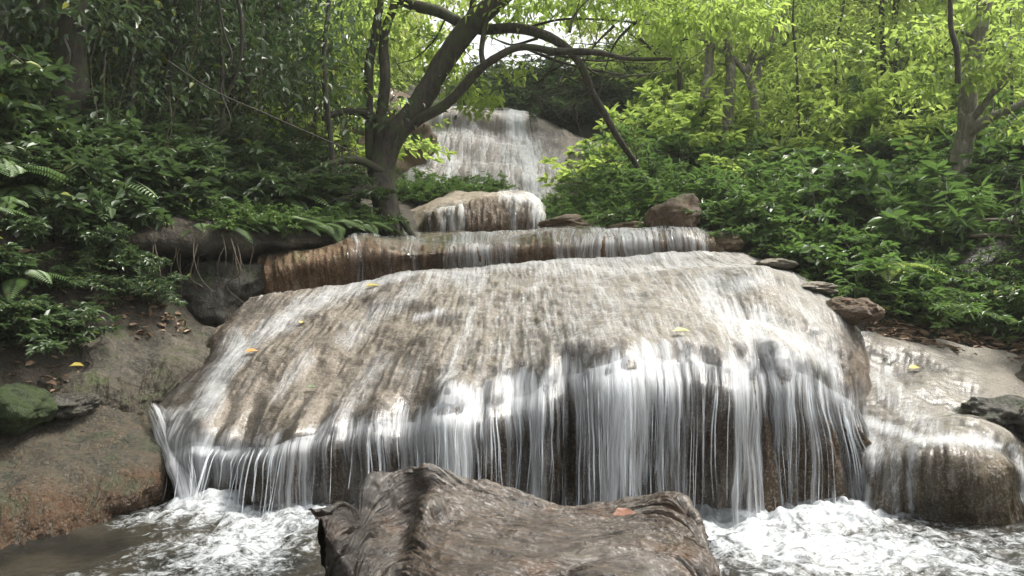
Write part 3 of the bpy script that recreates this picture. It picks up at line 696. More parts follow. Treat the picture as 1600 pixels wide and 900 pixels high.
def curtain_obj(out, seed, fac, label, shift, powr=1.0):
    Cc = curtain(Ps, 8, None, -.02, out, 80)
    r0 = int(NV * 3.55 / 7); up_ = smooth_u(Pm[r0:lr - 2:3], 9); nt_ = len(up_)
    lift = .009 + out * .03 + 0 * np.linspace(0, 1, nt_)[:, None]
    up_ = up_ + normals(up_) * lift[..., None]
    vt = np.linspace(3.55, 4.6, nt_)[:, None]
    Cc = Cc + (up_[-1] - Ps[8])[None]
    for u_ in range(Cc.shape[1]): Cc[:, u_] = hug(Cc[:, u_], u_, .022 + out * .16)
    Cc = smooth_u(Cc, 13)
    UV = flowuv(Cc)
    nn = normals(Cc)
    q = np.stack([UV[..., 0] * 9 + shift, UV[..., 1] * .8, 0 * UV[..., 0]], -1)
    Cc = Cc + nn * (fbm(q, 3, seed) * .035 * np.linspace(0, 1, 80)[:, None] + fbm(q * np.array([4, 1, 1]), 2, seed + 5) * .008)[..., None]
    pxx, pyy = proj(Cc); t = np.linspace(0, 1, 80)[:, None] * np.ones((1, Cc.shape[1]))
    de = np.interp(pxx[0], cx, d1)[None, :] * np.ones_like(t)
    big = fbm(np.stack([UV[..., 0] * 5 + shift, UV[..., 1] * .35, 0 * t], -1), 3, seed + 9)
    med = fbm(np.stack([UV[..., 0] * 13 + shift, UV[..., 1] * .5, 0 * t], -1), 2, seed + 19)
    ln_ = .75 + .5 * fbm(np.stack([UV[..., 0] * 3.1 + shift * 2, 0 * t, 0 * t], -1), 3, seed + 29)   # some strands thin out before the pool
    de = de * fac + big * .46 + med * .30 * sstep(0, .3, t) - .30 * sstep(ln_, ln_ + .35, t) + (1 - sstep(0, .22, t)) * .20 + sstep(.85, 1, t) * .14 - .20 * sstep(.05, .6, t)
    de = np.clip(de, .0, .95)
    ons = 4.12 + 1.1 * fbm(np.stack([UV[:1, :, 0] * 2.2 + shift, 0 * UV[:1, :, 0], 0 * UV[:1, :, 0]], -1), 3, seed + 41) + .55 * fbm(np.stack([UV[:1, :, 0] * 14 + shift, 0 * UV[:1, :, 0], 0 * UV[:1, :, 0]], -1), 2, seed + 42)
    dtop = de[:1] * sstep(ons, ons + .7, vt) * .85
    Cc = np.concatenate([up_, Cc], 0); Cc[6:-6] = smooth_u(Cc.transpose(1, 0, 2), 9).transpose(1, 0, 2)[6:-6]; de = np.concatenate([dtop, de], 0); UV = flowuv(Cc) + shift
    o = mesh_obj('waterfall', Cc, gridq(*Cc.shape[:2]), M['fall'], None, {'dens': de}, UV)
    return tag(o, label, 'waterfall')
curtain_obj(.26, 4, .66, 'white veil of water falling from the lip of the big mound into the pool', 0.0)
curtain_obj(.16, 24, .58, 'middle veil of water sliding off the mound lip between outer and inner veils', 9.3)
curtain_obj(.06, 14, .64, 'inner veil of thin water threads close against the rock under the mound lip', 3.7)

# separate threads and jets in front of the veil
mb = MB()
NT_ = 230
ui = rng.integers(6, NU - 6, NT_)
for u in ui:
    A = Ps[8, u]; B = Ps[2, u]; dr = (A - B) * np.array([1.5 + 2.2 * float(sstep(.9, 1.9, A[0])), 1, 0]); dr /= np.linalg.norm(dr) + 1e-9
    pxa = proj(A)[0]
    if rng.random() > np.interp(pxa, cx, d1) * 1.25: continue
    out = rng.uniform(.12, .30); r = rng.uniform(.002, .009); lat = rng.normal(0, .03)
    tt = np.linspace(0, 1, 9)[:, None]
    hgt = (A[2] + .03) * (rng.uniform(.6, 1.0) if rng.random() < .5 else 1.0)
    pts = A + dr * out * tt ** .68 + np.array([1, 0, 0]) * lat * tt; pts[:, 2] = A[2] + .01 - hgt * tt[:, 0] ** 1.15
    pts = hug(pts, u, rng.uniform(.05, .09))
    tube(mb, pts, r, r * .45, 5, 14, rough=.5, seed=int(u))
m = NT('white_water_threads'); bs = m.n('BsdfPrincipled'); bs.inputs['Base Color'].default_value = C4(.78, .82, .86); bs.inputs['Roughness'].default_value = .25
tp = m.n('BsdfTransparent'); mxn = m.n('MixShader'); lw = m.n('LayerWeight'); lw.inputs[0].default_value = .5; m.l(m.math('MULTIPLY', m.math('POWER', m.math('SUBTRACT', 1.0, lw.outputs['Facing']), 1.5), m.mapr(m.noise(m.vmul(m.pos(), (9, 9, 3)), 1.0, 2), .35, .65, .10, .5)), mxn.inputs[0]); m.l(tp.outputs[0], mxn.inputs[1]); m.l(bs.outputs[0], mxn.inputs[2]); m.l(mxn.outputs[0], m.out.inputs[0])
M['thread'] = m.m
o = mb.build('water_threads', M['thread']); tag(o, 'countless thin threads of water falling in front of the veil', 'water'); o['kind'] = 'stuff'

# water over the ledge
px, py = proj(Pl); t = vl
dl = np.interp(px[60], [400, 540, 556, 572, 600, 640, 680, 700, 735, 760, 800, 850, 880, 930, 1000, 1060, 1100, 1112, 1130], [0, 0, .62, .18, .20, .30, .28, .45, .72, .34, .22, .30, .46, .62, .60, .68, .6, .2, 0])[None, :] * np.ones_like(px)
UVl = flowuv(Pl)
dl = dl * sstep(.22, .42, t) + (.26 * (dl > .1)) * (1 - sstep(.3, .45, t)) + fbm(np.stack([UVl[..., 0] * 3, UVl[..., 1] * .3, 0 * px], -1), 3, 44) * .42 * (dl > .1)
dl = np.clip(dl, 0, .95)
nl2 = normals(Pl)
sheet('waterfall', smooth_u(Pl, 15), nl2, dl, .022, M['fall'], 'low row of white trickles falling over the rolled ledge onto the mound', 'waterfall', .01, 8)
# upper fall
px, py = proj(Pu)
du_ = strokes(px, py, [
 ([(690,180),(694,210)], 9, .85), ([(655,196),(652,215)], 8, .55), ([(672,190),(668,215)], 7, .7), ([(640,205),(630,240)], 9, .5), ([(706,180),(708,206)], 3, .7),
 ([(803,182),(806,206),(820,240),(832,290),(838,330)], 17, 1.05), ([(815,215),(850,260),(865,320)], 18, .60), ([(800,215),(790,260),(800,310)], 18, .6),
 ([(694,215),(665,240),(640,285),(625,310)], 26, .74), ([(640,215),(615,260),(605,300)], 22, .64), ([(720,215),(700,260),(690,310)], 30, .55), ([(760,230),(750,300)], 26, .42), ([(745,185),(742,206)], 4, .5), ([(812,180),(818,212),(836,262),(845,330)], 9, 1.1), ([(770,187),(772,200)], 3, .5)])
du_ = np.maximum(du_, .12 * (px > 600) * (px < 880) * (py > 205))
sheet('waterfall', Pu, normals(Pu), np.clip(du_ + .12 * fbm(Pu * 1.2, 3, 9) * (du_ > .1), 0, 1), .05, M['fall_far'], 'upper waterfall fanning down the tall pale rock face behind the tree', 'waterfall', .003, 9)
px, py = proj(Pb)
db = strokes(px, py, [([(838,300),(842,345),(835,375)], 12, .85), ([(800,315),(805,340),(806,375)], 6, .7), ([(690,330),(694,372)], 5, .62), ([(705,330),(712,372)], 7, .62), ([(722,325),(725,372)], 5, .66), ([(672,338),(672,365)], 4, .5), ([(790,310),(845,318)], 7, .7)])
sheet('waterfall', Pb, normals(Pb), db, .02, M['fall_far'], 'small trickles running down the broad boulder below the upper fall', 'waterfall', .003, 19)
# chute between mound and left shelf
CH = [
 [(218,626,5.86),(230,648,5.66),(240,682,5.38),(254,715,5.14),(264,745,4.96),(272,790,4.84)],
 [(234,632,5.80),(247,650,5.58),(258,682,5.30),(270,716,5.06),(280,746,4.90),(290,790,4.80)],
 [(262,640,5.80),(280,655,5.58),(292,686,5.32),(302,720,5.08),(312,750,4.92),(326,790,4.82)],
]
Pc = csurf(CH, 60, 90); tt = np.linspace(0, 1, 90)[:, None]; uu = np.linspace(-1, 1, 60)[None, :]
Pc = Pc + normals(Pc) * (np.cos(uu * 1.5) * .03 + fbm(Pc * 6, 3, 3) * .03)[..., None]
dc = np.clip((.50 + .30 * tt) * (1 - np.abs(uu) ** 2 * .8) + fbm(np.stack([uu * 4 + 0 * tt, tt * 3 + 0 * uu, 0 * (uu + tt)], -1), 3, 8) * .5, 0.0, .9) * sstep(0, .18, tt)
o = mesh_obj('waterfall', Pc, gridq(90, 60), M['fall'], None, {'dens': dc}, flowuv(Pc)); tag(o, 'narrow white chute splashing between the left rock shelf and the mound', 'waterfall')
# film on the right slope
px, py = proj(Pr)
dr_ = strokes(px, py, [([(1340,520),(1335,580),(1335,640)], 12, .72), ([(1335,655),(1390,672),(1440,690),(1500,688),(1545,695)], 11, .90), ([(1330,650),(1350,680),(1365,720)], 24, .8),
 ([(1375,600),(1420,640),(1450,670)], 22, .55), ([(1500,690),(1560,698)], 6, .9), ([(1428,700),(1425,740),(1425,790)], 9, .72), ([(1580,700),(1598,740),(1600,780)], 8, .8), ([(1395,690),(1398,760)], 14, .45), ([(1340,700),(1360,800)], 10, .7)])
dr_ = np.maximum(dr_, .20 * (1 - sstep(1380, 1560, px)) * sstep(530, 610, py))
sheet('waterfall', Pr, normals(Pr), np.clip(dr_ + .10 * fbm(Pr * 4, 3, 6) * (dr_ > .1), 0, 1), .012, M['film'], 'shallow water sliding over the pale slope and the right boulder lip', 'water film', .008, 29)

# pool
gx = np.concatenate([np.linspace(-14, -3.6, 24), np.linspace(-3.5, 4.2, 640), np.linspace(4.3, 14, 24)])
gy = np.concatenate([np.linspace(-26, 1.4, 40), np.linspace(1.45, 6.0, 400)])
X, Y = np.meshgrid(gx, gy); q = np.stack([X, Y, 0 * X], -1)
base = Pm[int(NV * 5.9 / 7)]; bx, by = base[:, 0], base[:, 1] - .35
dy = np.interp(X, bx, by, left=8, right=7) - Y
side = sstep(-2.25, -1.9, X) * (1 - sstep(2.0, 2.9, X))
near = np.exp(-np.maximum(dy, 0) / .38) * side
foam = near * .95
foam = np.maximum(foam, np.exp(-(((X - 1.75) / .85) ** 2 + ((Y - 4.0) / .62) ** 2)) * .92)
foam = np.maximum(foam, np.exp(-(((X - 1.6) / .9) ** 2 + ((Y - 3.3) / .5) ** 2)) * .66)
foam = np.maximum(foam, np.exp(-(((X + 1.9) / .30) ** 2 + ((Y - 4.75) / .32) ** 2)) * .95)
foam = np.maximum(foam, np.exp(-(((X + 1.45) / .55) ** 2 + ((Y - 4.15) / .42) ** 2)) * .66)
foam = np.maximum(foam, np.exp(-(((X + 1.2) / .8) ** 2 + ((Y - 3.6) / .4) ** 2)) * .38)
foam = np.maximum(foam, np.exp(-(((X - 2.6) / .9) ** 2 + ((Y - 3.6) / .5) ** 2)) * .48)
foam = np.clip(foam * .86 + fbm(q * 2.2, 3, 6) * .34 * (foam > .08), 0, .93)
Zp = fbm(q * np.array([5, 7, 1]), 3, 2) * (.012 + .03 * foam) + ridged(q * 6.5 + fbm(q * 3, 2, 1)[..., None], 3, 4) * (.004 + .042 * foam ** 1.3) + fbm(q * 22, 3, 7) * (.003 + .012 * foam)
Zp += near * (.03 + .05 * np.maximum(fbm(q * 4.5, 3, 12), -.3)) * (Y > 3)
Zp *= sstep(-2, 1.6, Y) * .9 + .1
setting(mesh_obj('water', np.stack([X, Y, Zp], -1), gridq(len(gy), len(gx))[:, ::-1], M['pool'], None, {'foam': foam}))

# ------------------------------------------------------------------ driftwood log
LOG = [
 # back bottom, back rim, trough, front rim, face, face, bottom
 [(500,1000,3.1),(497,800,3.06),(496,795,3.04),(495,790,3.0),(498,815,2.96),(503,850,2.94),(520,1040,2.9)],
 [(535,1000,3.3),(532,798,3.22),(532,798,3.12),(530,797,3.0),(524,838,2.88),(522,880,2.84),(528,1060,2.78)],
 [(560,1000,3.4),(558,809,3.36),(556,812,3.22),(554,815,3.0),(548,862,2.84),(546,910,2.76),(540,1090,2.68)],
 [(582,1000,3.5),(578,752,3.46),(578,805,3.26),(574,826,3.02),(570,872,2.82),(566,918,2.72),(556,1100,2.64)],
 [(608,1000,3.6),(604,741,3.50),(606,812,3.34),(600,840,3.0),(592,878,2.80),(588,925,2.70),(575,1110,2.6)],
 [(645,1000,3.6),(642,729,3.52),(644,800,3.40),(634,832,3.02),(628,870,2.80),(622,925,2.66),(612,1120,2.55)],
 [(685,1000,3.6),(680,738,3.50),(676,758,3.40),(664,778,3.12),(662,850,2.82),(655,915,2.62),(645,1130,2.5)],
 [(735,1000,3.6),(730,758,3.52),(726,766,3.40),(716,790,3.18),(706,845,2.86),(698,915,2.58),(690,1130,2.42)],
 [(800,1000,3.6),(795,775,3.55),(792,782,3.42),(785,802,3.18),(778,850,2.86),(770,915,2.56),(760,1130,2.36)],
 [(870,1000,3.6),(866,797,3.55),(864,803,3.42),(860,812,3.18),(855,855,2.86),(850,915,2.55),(845,1130,2.34)],
 [(940,1000,3.6),(936,797,3.52),(936,804,3.40),(936,822,3.16),(936,855,2.84),(935,915,2.54),(935,1130,2.34)],
 [(1000,1000,3.5),(998,790,3.45),(1000,797,3.34),(1004,816,3.12),(1008,848,2.84),(1012,912,2.56),(1018,1130,2.4)],
 [(1050,1000,3.4),(1048,789,3.34),(1052,796,3.24),(1060,816,3.06),(1068,848,2.84),(1075,910,2.62),(1085,1120,2.5)],
 [(1085,1000,3.3),(1080,806,3.22),(1086,816,3.14),(1096,838,3.0),(1108,858,2.84),(1118,908,2.70),(1135,1100,2.6)],
 [(1105,1000,3.2),(1100,850,3.10),(1106,860,3.06),(1113,878,3.0),(1122,878,2.9),(1132,915,2.8),(1150,1090,2.7)],
]
P = csurf(LOG, 520, 330); n = normals(P); UV = flowuv(P); UVw = UV.copy()
tw = fbm(P * 1.4, 2, 91) * .28
UVw[..., 1] += tw * .35 + UV[..., 0] * .12
qv = np.stack([UVw[..., 0] * 3.0, UVw[..., 1] * 16, 0 * UV[..., 0]], -1)
d = fbm(P * 3.0, 5, 95) * .045 + np.minimum(ridged(P * 3.4 + 5, 4, 98), .35) * .020 + np.maximum(ridged(np.stack([UVw[..., 0] * 1.3, UVw[..., 1] * 7, 0 * UV[..., 0]], -1), 2, 88) - .55, 0) * -.10 + ridged(qv, 4, 96) * .010 * (1 + fbm(P * 3, 2, 99)) + fbm(np.stack([UVw[..., 0] * 10, UVw[..., 1] * 60, 0 * UV[..., 0]], -1), 3, 97) * .006 + fbm(P * 34, 3, 94) * .004
pxg, pyg = proj(P)
for cx_, cy_, rr_, dp in ((690, 800, 20, -.035), (960, 806, 16, -.03), (1020, 850, 14, -.02), (760, 860, 15, -.022), (560, 850, 15, -.03), (830, 880, 12, -.02)):
    d += dp * np.exp(-(((pxg - cx_) / (rr_ * 2.3)) ** 2 + ((pyg - cy_) / (rr_ * .6)) ** 2))
P = P + n * d[..., None]
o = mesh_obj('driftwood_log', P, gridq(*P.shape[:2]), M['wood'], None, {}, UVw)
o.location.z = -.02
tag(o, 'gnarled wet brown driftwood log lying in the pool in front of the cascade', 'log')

# ------------------------------------------------------------------ plants: prototypes
def shrub_mesh(kind, seed):
    """one bush: stems arching from the base, leaves alternating along them, rosettes at the tips."""
    global rng
    rng = np.random.default_rng(seed)
    st, lf = MB(), MB()
    cfg = dict(lance=(50, .62, .088, .021, 23, 8), broad=(40, .60, .112, .050, 14, 4), small=(60, .50, .055, .024, 26, 5), big=(52, 1.0, .115, .045, 24, 6))[kind]
    ns, Rr, LL, WW, nl_, ros = cfg
    for s in range(ns):
        az = rng.uniform(0, 2 * np.pi); el = rng.uniform(.35, 1.45) ; ln = Rr * rng.uniform(.6, 1.25)
        d = np.array([np.cos(az) * np.cos(el), np.sin(az) * np.cos(el), np.sin(el)])
        bpos = np.array([rng.normal(0, .12), rng.normal(0, .12), -.08])
        tt = np.linspace(0, 1, 6)[:, None]
        pts = bpos + d * ln * tt + np.array([d[0], d[1], 0]) * tt ** 2 * ln * .25 + np.array([0, 0, -1]) * tt ** 2.4 * ln * rng.uniform(.10, .5) + rng.normal(0, .02, (6, 3)) * tt
        C_ = tube(st, pts, .006, .002, 4, 8)
        def foliate(C_, nl, t0=.25):
            ts = np.linspace(t0, 1, nl) + rng.uniform(-.02, .02, nl); ts = np.clip(ts, 0, 1)
            idx = ts * (len(C_) - 1); i = np.minimum(idx.astype(int), len(C_) - 2); f = (idx - i)[:, None]
            Pp = C_[i] * (1 - f) + C_[i + 1] * f; tn = C_[i + 1] - C_[i]; tn /= np.linalg.norm(tn, axis=1, keepdims=True) + 1e-9
            sd_ = np.cross(tn, [0, 0, 1]); sd_ /= np.linalg.norm(sd_, axis=1, keepdims=True) + 1e-9
            sg = np.where(np.arange(nl) % 2 == 0, 1, -1)[:, None]
            dd = tn * .45 + sd_ * sg * .85 + rng.normal(0, .28, (nl, 3)) + np.array([0, 0, -.05])
            up = np.array([0, 0, 1]) + rng.normal(0, .35, (nl, 3))
            sz = rng.uniform(.65, 1.15, nl)
            leaves(lf, Pp, dd, up, LL * sz, WW * sz, rng.random(nl), .22)
            e = C_[-1]; dd = tn[-1] * .6 + unit(ros) * .9; dd[:, 2] = np.abs(dd[:, 2]) * .4 + .02
            sz = rng.uniform(.7, 1.2, ros)
            leaves(lf, np.tile(e, (ros, 1)), dd, np.array([0, 0, 1]) + rng.normal(0, .2, (ros, 3)), LL * sz, WW * sz, rng.random(ros), .25)
        foliate(C_, nl_)
        for b_ in range(3):
            i = rng.integers(3, 7); b0 = C_[i]; dd = C_[i] - C_[i - 1]; dd /= np.linalg.norm(dd) + 1e-9; dd = dd + rng.normal(0, .6, 3); dd /= np.linalg.norm(dd); dd[2] = abs(dd[2]) * .6
            l2 = ln * rng.uniform(.22, .45); tt2 = np.linspace(0, 1, 4)[:, None]
            C2 = tube(st, b0 + dd * l2 * tt2 + np.array([0, 0, -.25]) * l2 * tt2 ** 2, .0035, .0015, 4, 5); foliate(C2, max(4, nl_ // 2), .2)
    return st, lf
def make_shrub(kind, seed, leafm, name=None):
    r = empty(name or dict(lance='lance_leaved_bush', small='fine_leaved_bush', broad='broad_leaved_shrub', big='tall_leafy_shrub')[kind])
    st, lf = shrub_mesh(kind, seed); st.build('stem', M['bark_dark'], r); lf.build('foliage', leafm, r, smooth=False)
    return r
def make_fern(seed, nf=12, ln=.55, mat=None):
    global rng
    rng = np.random.default_rng(seed)
    r = empty('fern'); st, lf = MB(), MB()
    for i in range(nf):
        az = 2 * np.pi * i / nf + rng.uniform(-.3, .3); el = rng.uniform(.35, 1.1); l_ = ln * rng.uniform(.7, 1.15)
        tt = np.linspace(0, 1, 7)[:, None]; d = np.array([np.cos(az), np.sin(az), 0])
        pts = d * l_ * tt * (np.cos(el) + .35 * tt) + np.array([0, 0, 1]) * (l_ * np.sin(el) * tt - l_ * .75 * tt ** 2.2)
        C_ = tube(st, pts, .004, .0012, 4, 30)
        m_ = 28; id_ = np.linspace(3, 29, m_); i0 = np.minimum(id_.astype(int), 28); f = (id_ - i0)[:, None]
        Pp = C_[i0] * (1 - f) + C_[i0 + 1] * f; tn = C_[i0 + 1] - C_[i0]; tn /= np.linalg.norm(tn, axis=1, keepdims=True)
        sd_ = np.cross(tn, [0, 0, 1]); sd_ /= np.linalg.norm(sd_, axis=1, keepdims=True) + 1e-9
        up = np.cross(sd_, tn)
        pr = np.linspace(0, 1, m_); lp = l_ * .24 * np.sin(np.pi * np.clip(pr * .86 + .14, 0, 1)) ** .8 + .006
        tint = np.clip(rng.random() * .6 + rng.random(m_) * .3, 0, .93)
        for sg in (1, -1):
            leaves(lf, Pp, sd_ * sg + tn * .35 - up * .12, up, lp, np.full(m_, l_ * .030), tint, .18, .05)
    st.build('stem', M['bark_dark'], r); lf.build('foliage', mat or M['fern'], r, smooth=False)
    return r

def crown_leaves(lf, C_, rx, rz, nl, LL, WW):
    d = unit(nl) * (rng.random(nl) ** .45)[:, None]
    Pp = C_ + d * np.array([rx, rx, rz])
    dd = d * .6 + rng.normal(0, .5, (nl, 3)) + np.array([0, 0, -.25])
    sz = rng.uniform(.6, 1.2, nl)
    leaves(lf, Pp, dd, np.array([0, 0, 1]) + rng.normal(0, .45, (nl, 3)), LL * sz, WW * sz, rng.random(nl), .2)
def make_tree(seed, h, lean, r0, crown_r, nclump, leafm, barkm, LL=.13, WW=.06, per=130, clear=.45):
    global rng
    rng = np.random.default_rng(seed)
    r = empty('tree'); tr, lf = MB(), MB()
    n_ = 7; tt = np.linspace(0, 1, n_)[:, None]
    pts = np.array([0, 0, -.4]) + np.array([lean, 0, h]) * tt + rng.normal(0, h * .018, (n_, 3)) * tt
    C_ = tube(tr, pts, r0, r0 * .22, 10, 30, rough=.25, seed=seed)
    for i in range(nclump):
        t = rng.uniform(clear, 1.0); b0 = C_[min(int(t * 29), 28)]
        az = rng.uniform(0, 2 * np.pi); rr = crown_r * rng.uniform(.25, 1.0) * (1.15 - .55 * max(0, t - clear))
        e = b0 + np.array([np.cos(az) * rr, np.sin(az) * rr, rr * rng.uniform(.0, .55)])
        mid = (b0 + e) / 2 + rng.normal(0, .12, 3) + np.array([0, 0, .1])
        rb = r0 * .22 * rng.uniform(.5, 1)
        tube(tr, [b0, mid, e], rb, rb * .25, 5, 9)
        crown_leaves(lf, e, rng.uniform(.5, .95), rng.uniform(.22, .42), per, LL, WW)
        crown_leaves(lf, mid, .4, .25, per // 4, LL, WW)
    tr.build('trunk', barkm, r); lf.build('crown', leafm, r, smooth=False)
    return r

def vis_ok(x, y): return True
def place(protos, n_, pxr, Dr_, sr, label, cat, group, seed, zoff=0.0, cond=None, mind=0.0, zf=None):
    rs = random.Random(seed); got = []; tries = 0
    while len(got) < n_ and tries < n_ * 40:
        tries += 1
        px_ = rs.uniform(*pxr); D = rs.uniform(*Dr_); x = (px_ - 800) / FPX * D
        if cond and not cond(px_, D): continue
        if mind and any((x - a) ** 2 + (D - b) ** 2 < mind ** 2 for a, b in got): continue
        z = (float(ter(np.array([x]), np.array([D]))[0]) if zf is None else float(zf(px_, D))) + zoff
        got.append((x, D))
        put(rs.choice(protos), (x, D, z), rs.uniform(0, 6.28), rs.uniform(*sr), label, cat, group)
    return got
USED = set()
def put(pr, loc, rz, s, label, cat, group):
    px_ = 800 + loc[0] / loc[1] * FPX
    if '{' in label:
        if loc[1] > 9.6: row = 'rear'
        elif loc[1] > 8.2: row = 'middle'
        else: row = 'front'
        if px_ > 800: zone = 'below the slender trees' if px_ < 1200 else 'beside the bright fern' if px_ < 1420 else 'toward the forked tree' if px_ < 1560 else 'by the right edge'
        else: zone = 'by the left edge' if px_ < 70 else 'around the thick mossy trunk' if px_ < 200 else 'above the dark hollow' if px_ < 420 else 'beside the leaning tree'
        label = label.format(row=row, zone=zone)
    if pr.name not in USED:
        USED.add(pr.name); pr.location = loc; pr.rotation_euler = (0, 0, rz); pr.scale = (s, s, s); tag(pr, label, cat, group); return pr
    return dup(pr, loc, rz, s, label, cat, group)

lance = [make_shrub('lance', 100 + i, M['leaf_mid']) for i in range(4)]
small = [make_shrub('small', 120 + i, M['leaf_mid']) for i in range(3)]
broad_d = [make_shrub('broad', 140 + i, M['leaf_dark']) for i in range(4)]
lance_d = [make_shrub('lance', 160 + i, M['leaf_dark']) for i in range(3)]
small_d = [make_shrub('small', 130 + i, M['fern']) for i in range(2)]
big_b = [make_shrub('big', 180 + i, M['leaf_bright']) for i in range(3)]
ferns = [make_fern(200 + i) for i in range(4)]

GR = 'lance leaved bushes in the thicket right of the cascade'
LR = 'leafy bush {zone}, {row} row of the right thicket'
broad_m0 = [make_shrub('broad', 390 + i, M['leaf_mid']) for i in range(2)]
# thicket: front row, then rising behind
rt = lambda p, D: D > np.interp(p, [840, 900, 1000, 1100, 1200, 1300, 1360, 1450, 1600, 1750], [10.9, 10.4, 9.9, 9.0, 8.35, 7.7, 7.35, 7.3, 7.15, 6.8])
place(lance + broad_m0, 52, (850, 1680), (6.3, 10.8), (.55, 1.15), LR, 'bush', GR, 1, 0, lambda p, D: rt(p, D) and D < np.interp(p, [840, 1000, 1200, 1400, 1700], [12.5, 11.5, 10.2, 9.4, 9]), .33)
rb = lambda p, D: rt(p, D) and p > np.interp(D, [8, 10.5, 12, 13, 16, 19], [850, 1010, 1020, 1030, 1040, 1000])
place(lance + small, 70, (860, 1750), (8.7, 14.5), (.9, 1.9), LR, 'bush', GR, 2, 0, rb, .5)
place(small, 16, (1180, 1620), (6.6, 8.6), (.6, .9), 'small leaved low bush at the front edge of the right thicket', 'bush', 'low bushes at the front edge of the right thicket', 3, 0, rt, .3)
place(big_b, 46, (950, 1800), (12, 19), (1.0, 1.6), 'bright tall shrub {zone}, on the slope behind the right thicket', 'shrub', 'bright shrubs on the slope behind the right thicket', 4, 0, rb, .8)
place(big_b, 44, (990, 1800), (18, 34), (1.5, 2.6), 'bright shrub filling the far right hillside under the tall trees', 'shrub', 'shrubs filling the far right hillside', 41, 0, None, 1.2)
place(big_b, 30, (-200, 610), (18, 34), (1.5, 2.6), 'bright shrub filling the far left hillside under the tall trees', 'shrub', 'shrubs filling the far left hillside', 42, 0, None, 1.2)
place(lance + small, 16, (862, 1030), (9.9, 11.6), (.6, .9), LR, 'bush', GR, 58, 0, lambda p, D: rt(p, D) and D < 11.7, .3)
# small plants between the falls
place(lance, 14, (618, 775), (11.7, 12.5), (.42, .7), 'small bush growing between the upper fall and the broad boulder', 'bush', 'bushes at the foot of the upper fall', 5, .05, None, .35)
place(lance_d, 16, (750, 960), (17.6, 19.5), (1.3, 2.0), 'dark bush on the crest above the upper fall', 'bush', 'dark bushes on the crest above the upper fall', 6, 0.1, None, .6)
# left bank
lt = lambda p, D: D > np.interp(p, [-100, 0, 100, 200, 330, 430, 500, 600], [5.95, 6.05, 6.5, 7.3, 8.5, 8.9, 8.9, 9.3])
place(ferns, 76, (-60, 600), (5.9, 9.2), (.6, 1.15), 'green fern {zone}, {row} row along the left bank edge', 'fern', 'ferns along the edge of the left bank', 7, -.03, lambda p, D: lt(p, D) and D < np.interp(p, [-100, 0, 100, 200, 330, 430, 500, 600], [6.6, 6.8, 7.3, 8.2, 9.2, 9.4, 9.5, 9.9]), .2)
place(broad_d, 60, (-80, 420), (6.3, 10.5), (.8, 1.35), 'broad leaved dark shrub {zone}, {row} row of the left bank', 'shrub', 'broad leaved shrubs on the shaded left bank', 8, 0, lt, .38)
place(lance_d, 54, (-80, 480), (8.0, 13.5), (.9, 1.5), 'narrow leaved dark bush {zone}, {row} row of the left woods', 'bush', 'dark bushes deeper in the left woods', 9, 0, lt, .5)
place(big_b, 22, (-100, 640), (12, 19), (1.0, 1.7), 'light green shrub far back in the left woods, {zone}', 'shrub', 'light green shrubs far back in the left woods', 10, 0, lambda p, D: p < 560, .8)
place(ferns + lance_d + broad_d, 30, (-60, 215), (5.25, 6.8), (.35, .65), 'small plant {zone}, {row} lower face of the left bank', 'plant', 'small plants on the lower face of the left bank', 11, .05, lambda p, D: D > np.interp(p, [0, 60, 100, 215], [5.2, 5.5, 6.1, 6.6]), .2)
bankD = lambda p: np.interp(p, [150, 230, 320, 400, 500, 600], [6.78, 7.05, 7.33, 7.62, 8.15, 8.85])
place(ferns + ferns + small_d, 58, (160, 600), (6.7, 9.4), (.42, .75), 'small fern {zone}, hanging over the earth bank lip', 'fern', 'small plants on the lip of the earth bank', 12, -.01, lambda p, D: bankD(p) < D < bankD(p) + .75, .13, lambda p, D: at(p, 356, bankD(p))[2] + (D - bankD(p)) * .12)
place(broad_d + lance_d, 30, (-900, -70), (3.6, 7.0), (.7, 1.1), 'dark leafy bush on the slope just outside the left edge', 'bush', 'bushes outside the left edge', 71, 0, lambda p, D: (p - 800) / FPX * D < -3.3 and p < -60 - 900 / D, .3)
place(lance + broad_m0, 30, (1690, 2700), (3.6, 8.0), (.7, 1.1), 'green leafy bush on the slope just outside the right edge', 'bush', 'bushes outside the right edge', 72, 0, lambda p, D: (p - 800) / FPX * D > 4.3, .3)
rng = np.random.default_rng(611); m_ = MB()
for i in range(330):
    left = rng.random() < .6
    p_ = rng.uniform(-60, 560) if left else rng.uniform(1000, 1700); D = rng.uniform(6.4, 13)
    if not (lt(p_, D) if left else rb(p_, D) and rt(p_, D + .2)): continue
    x = (p_ - 800) / FPX * D; z = float(ter(np.array([x]), np.array([D]))[0]); h_ = rng.uniform(.7, 2.6) if left else rng.uniform(.5, 1.5)
    ln_ = rng.normal(0, .3, 2) * h_; j_ = rng.normal(0, .05, (4, 3)) * h_; j_[0] = 0
    pts = np.array([x, D, z - .1]) + np.array([ln_[0], ln_[1], h_]) * np.linspace(0, 1, 4)[:, None] + j_
    tube(m_, pts, rng.uniform(.004, .011), .002, 5, 10)
o = m_.build('dead_stems', M['root']); setting(o, 'stuff'); o['label'] = 'thin bare dead stems standing among the undergrowth on both banks'; o['category'] = 'dead stems'
# single ferns seen on the right
f1 = make_fern(230, 9, .42, M['leaf_bright'])
a = at(1385, 425, 7.2); f1.location = a; tag(f1, 'bright fern fanning out at the dark front edge of the right thicket', 'fern')

# ------------------------------------------------------------------ trees
def px_tube(mb, pts, r0, r1, D=None, **kw):
    P_ = [at(*p) if len(p) == 3 else at(p[0], p[1], D) for p in pts]
    return tube(mb, P_, r0, r1, **kw)
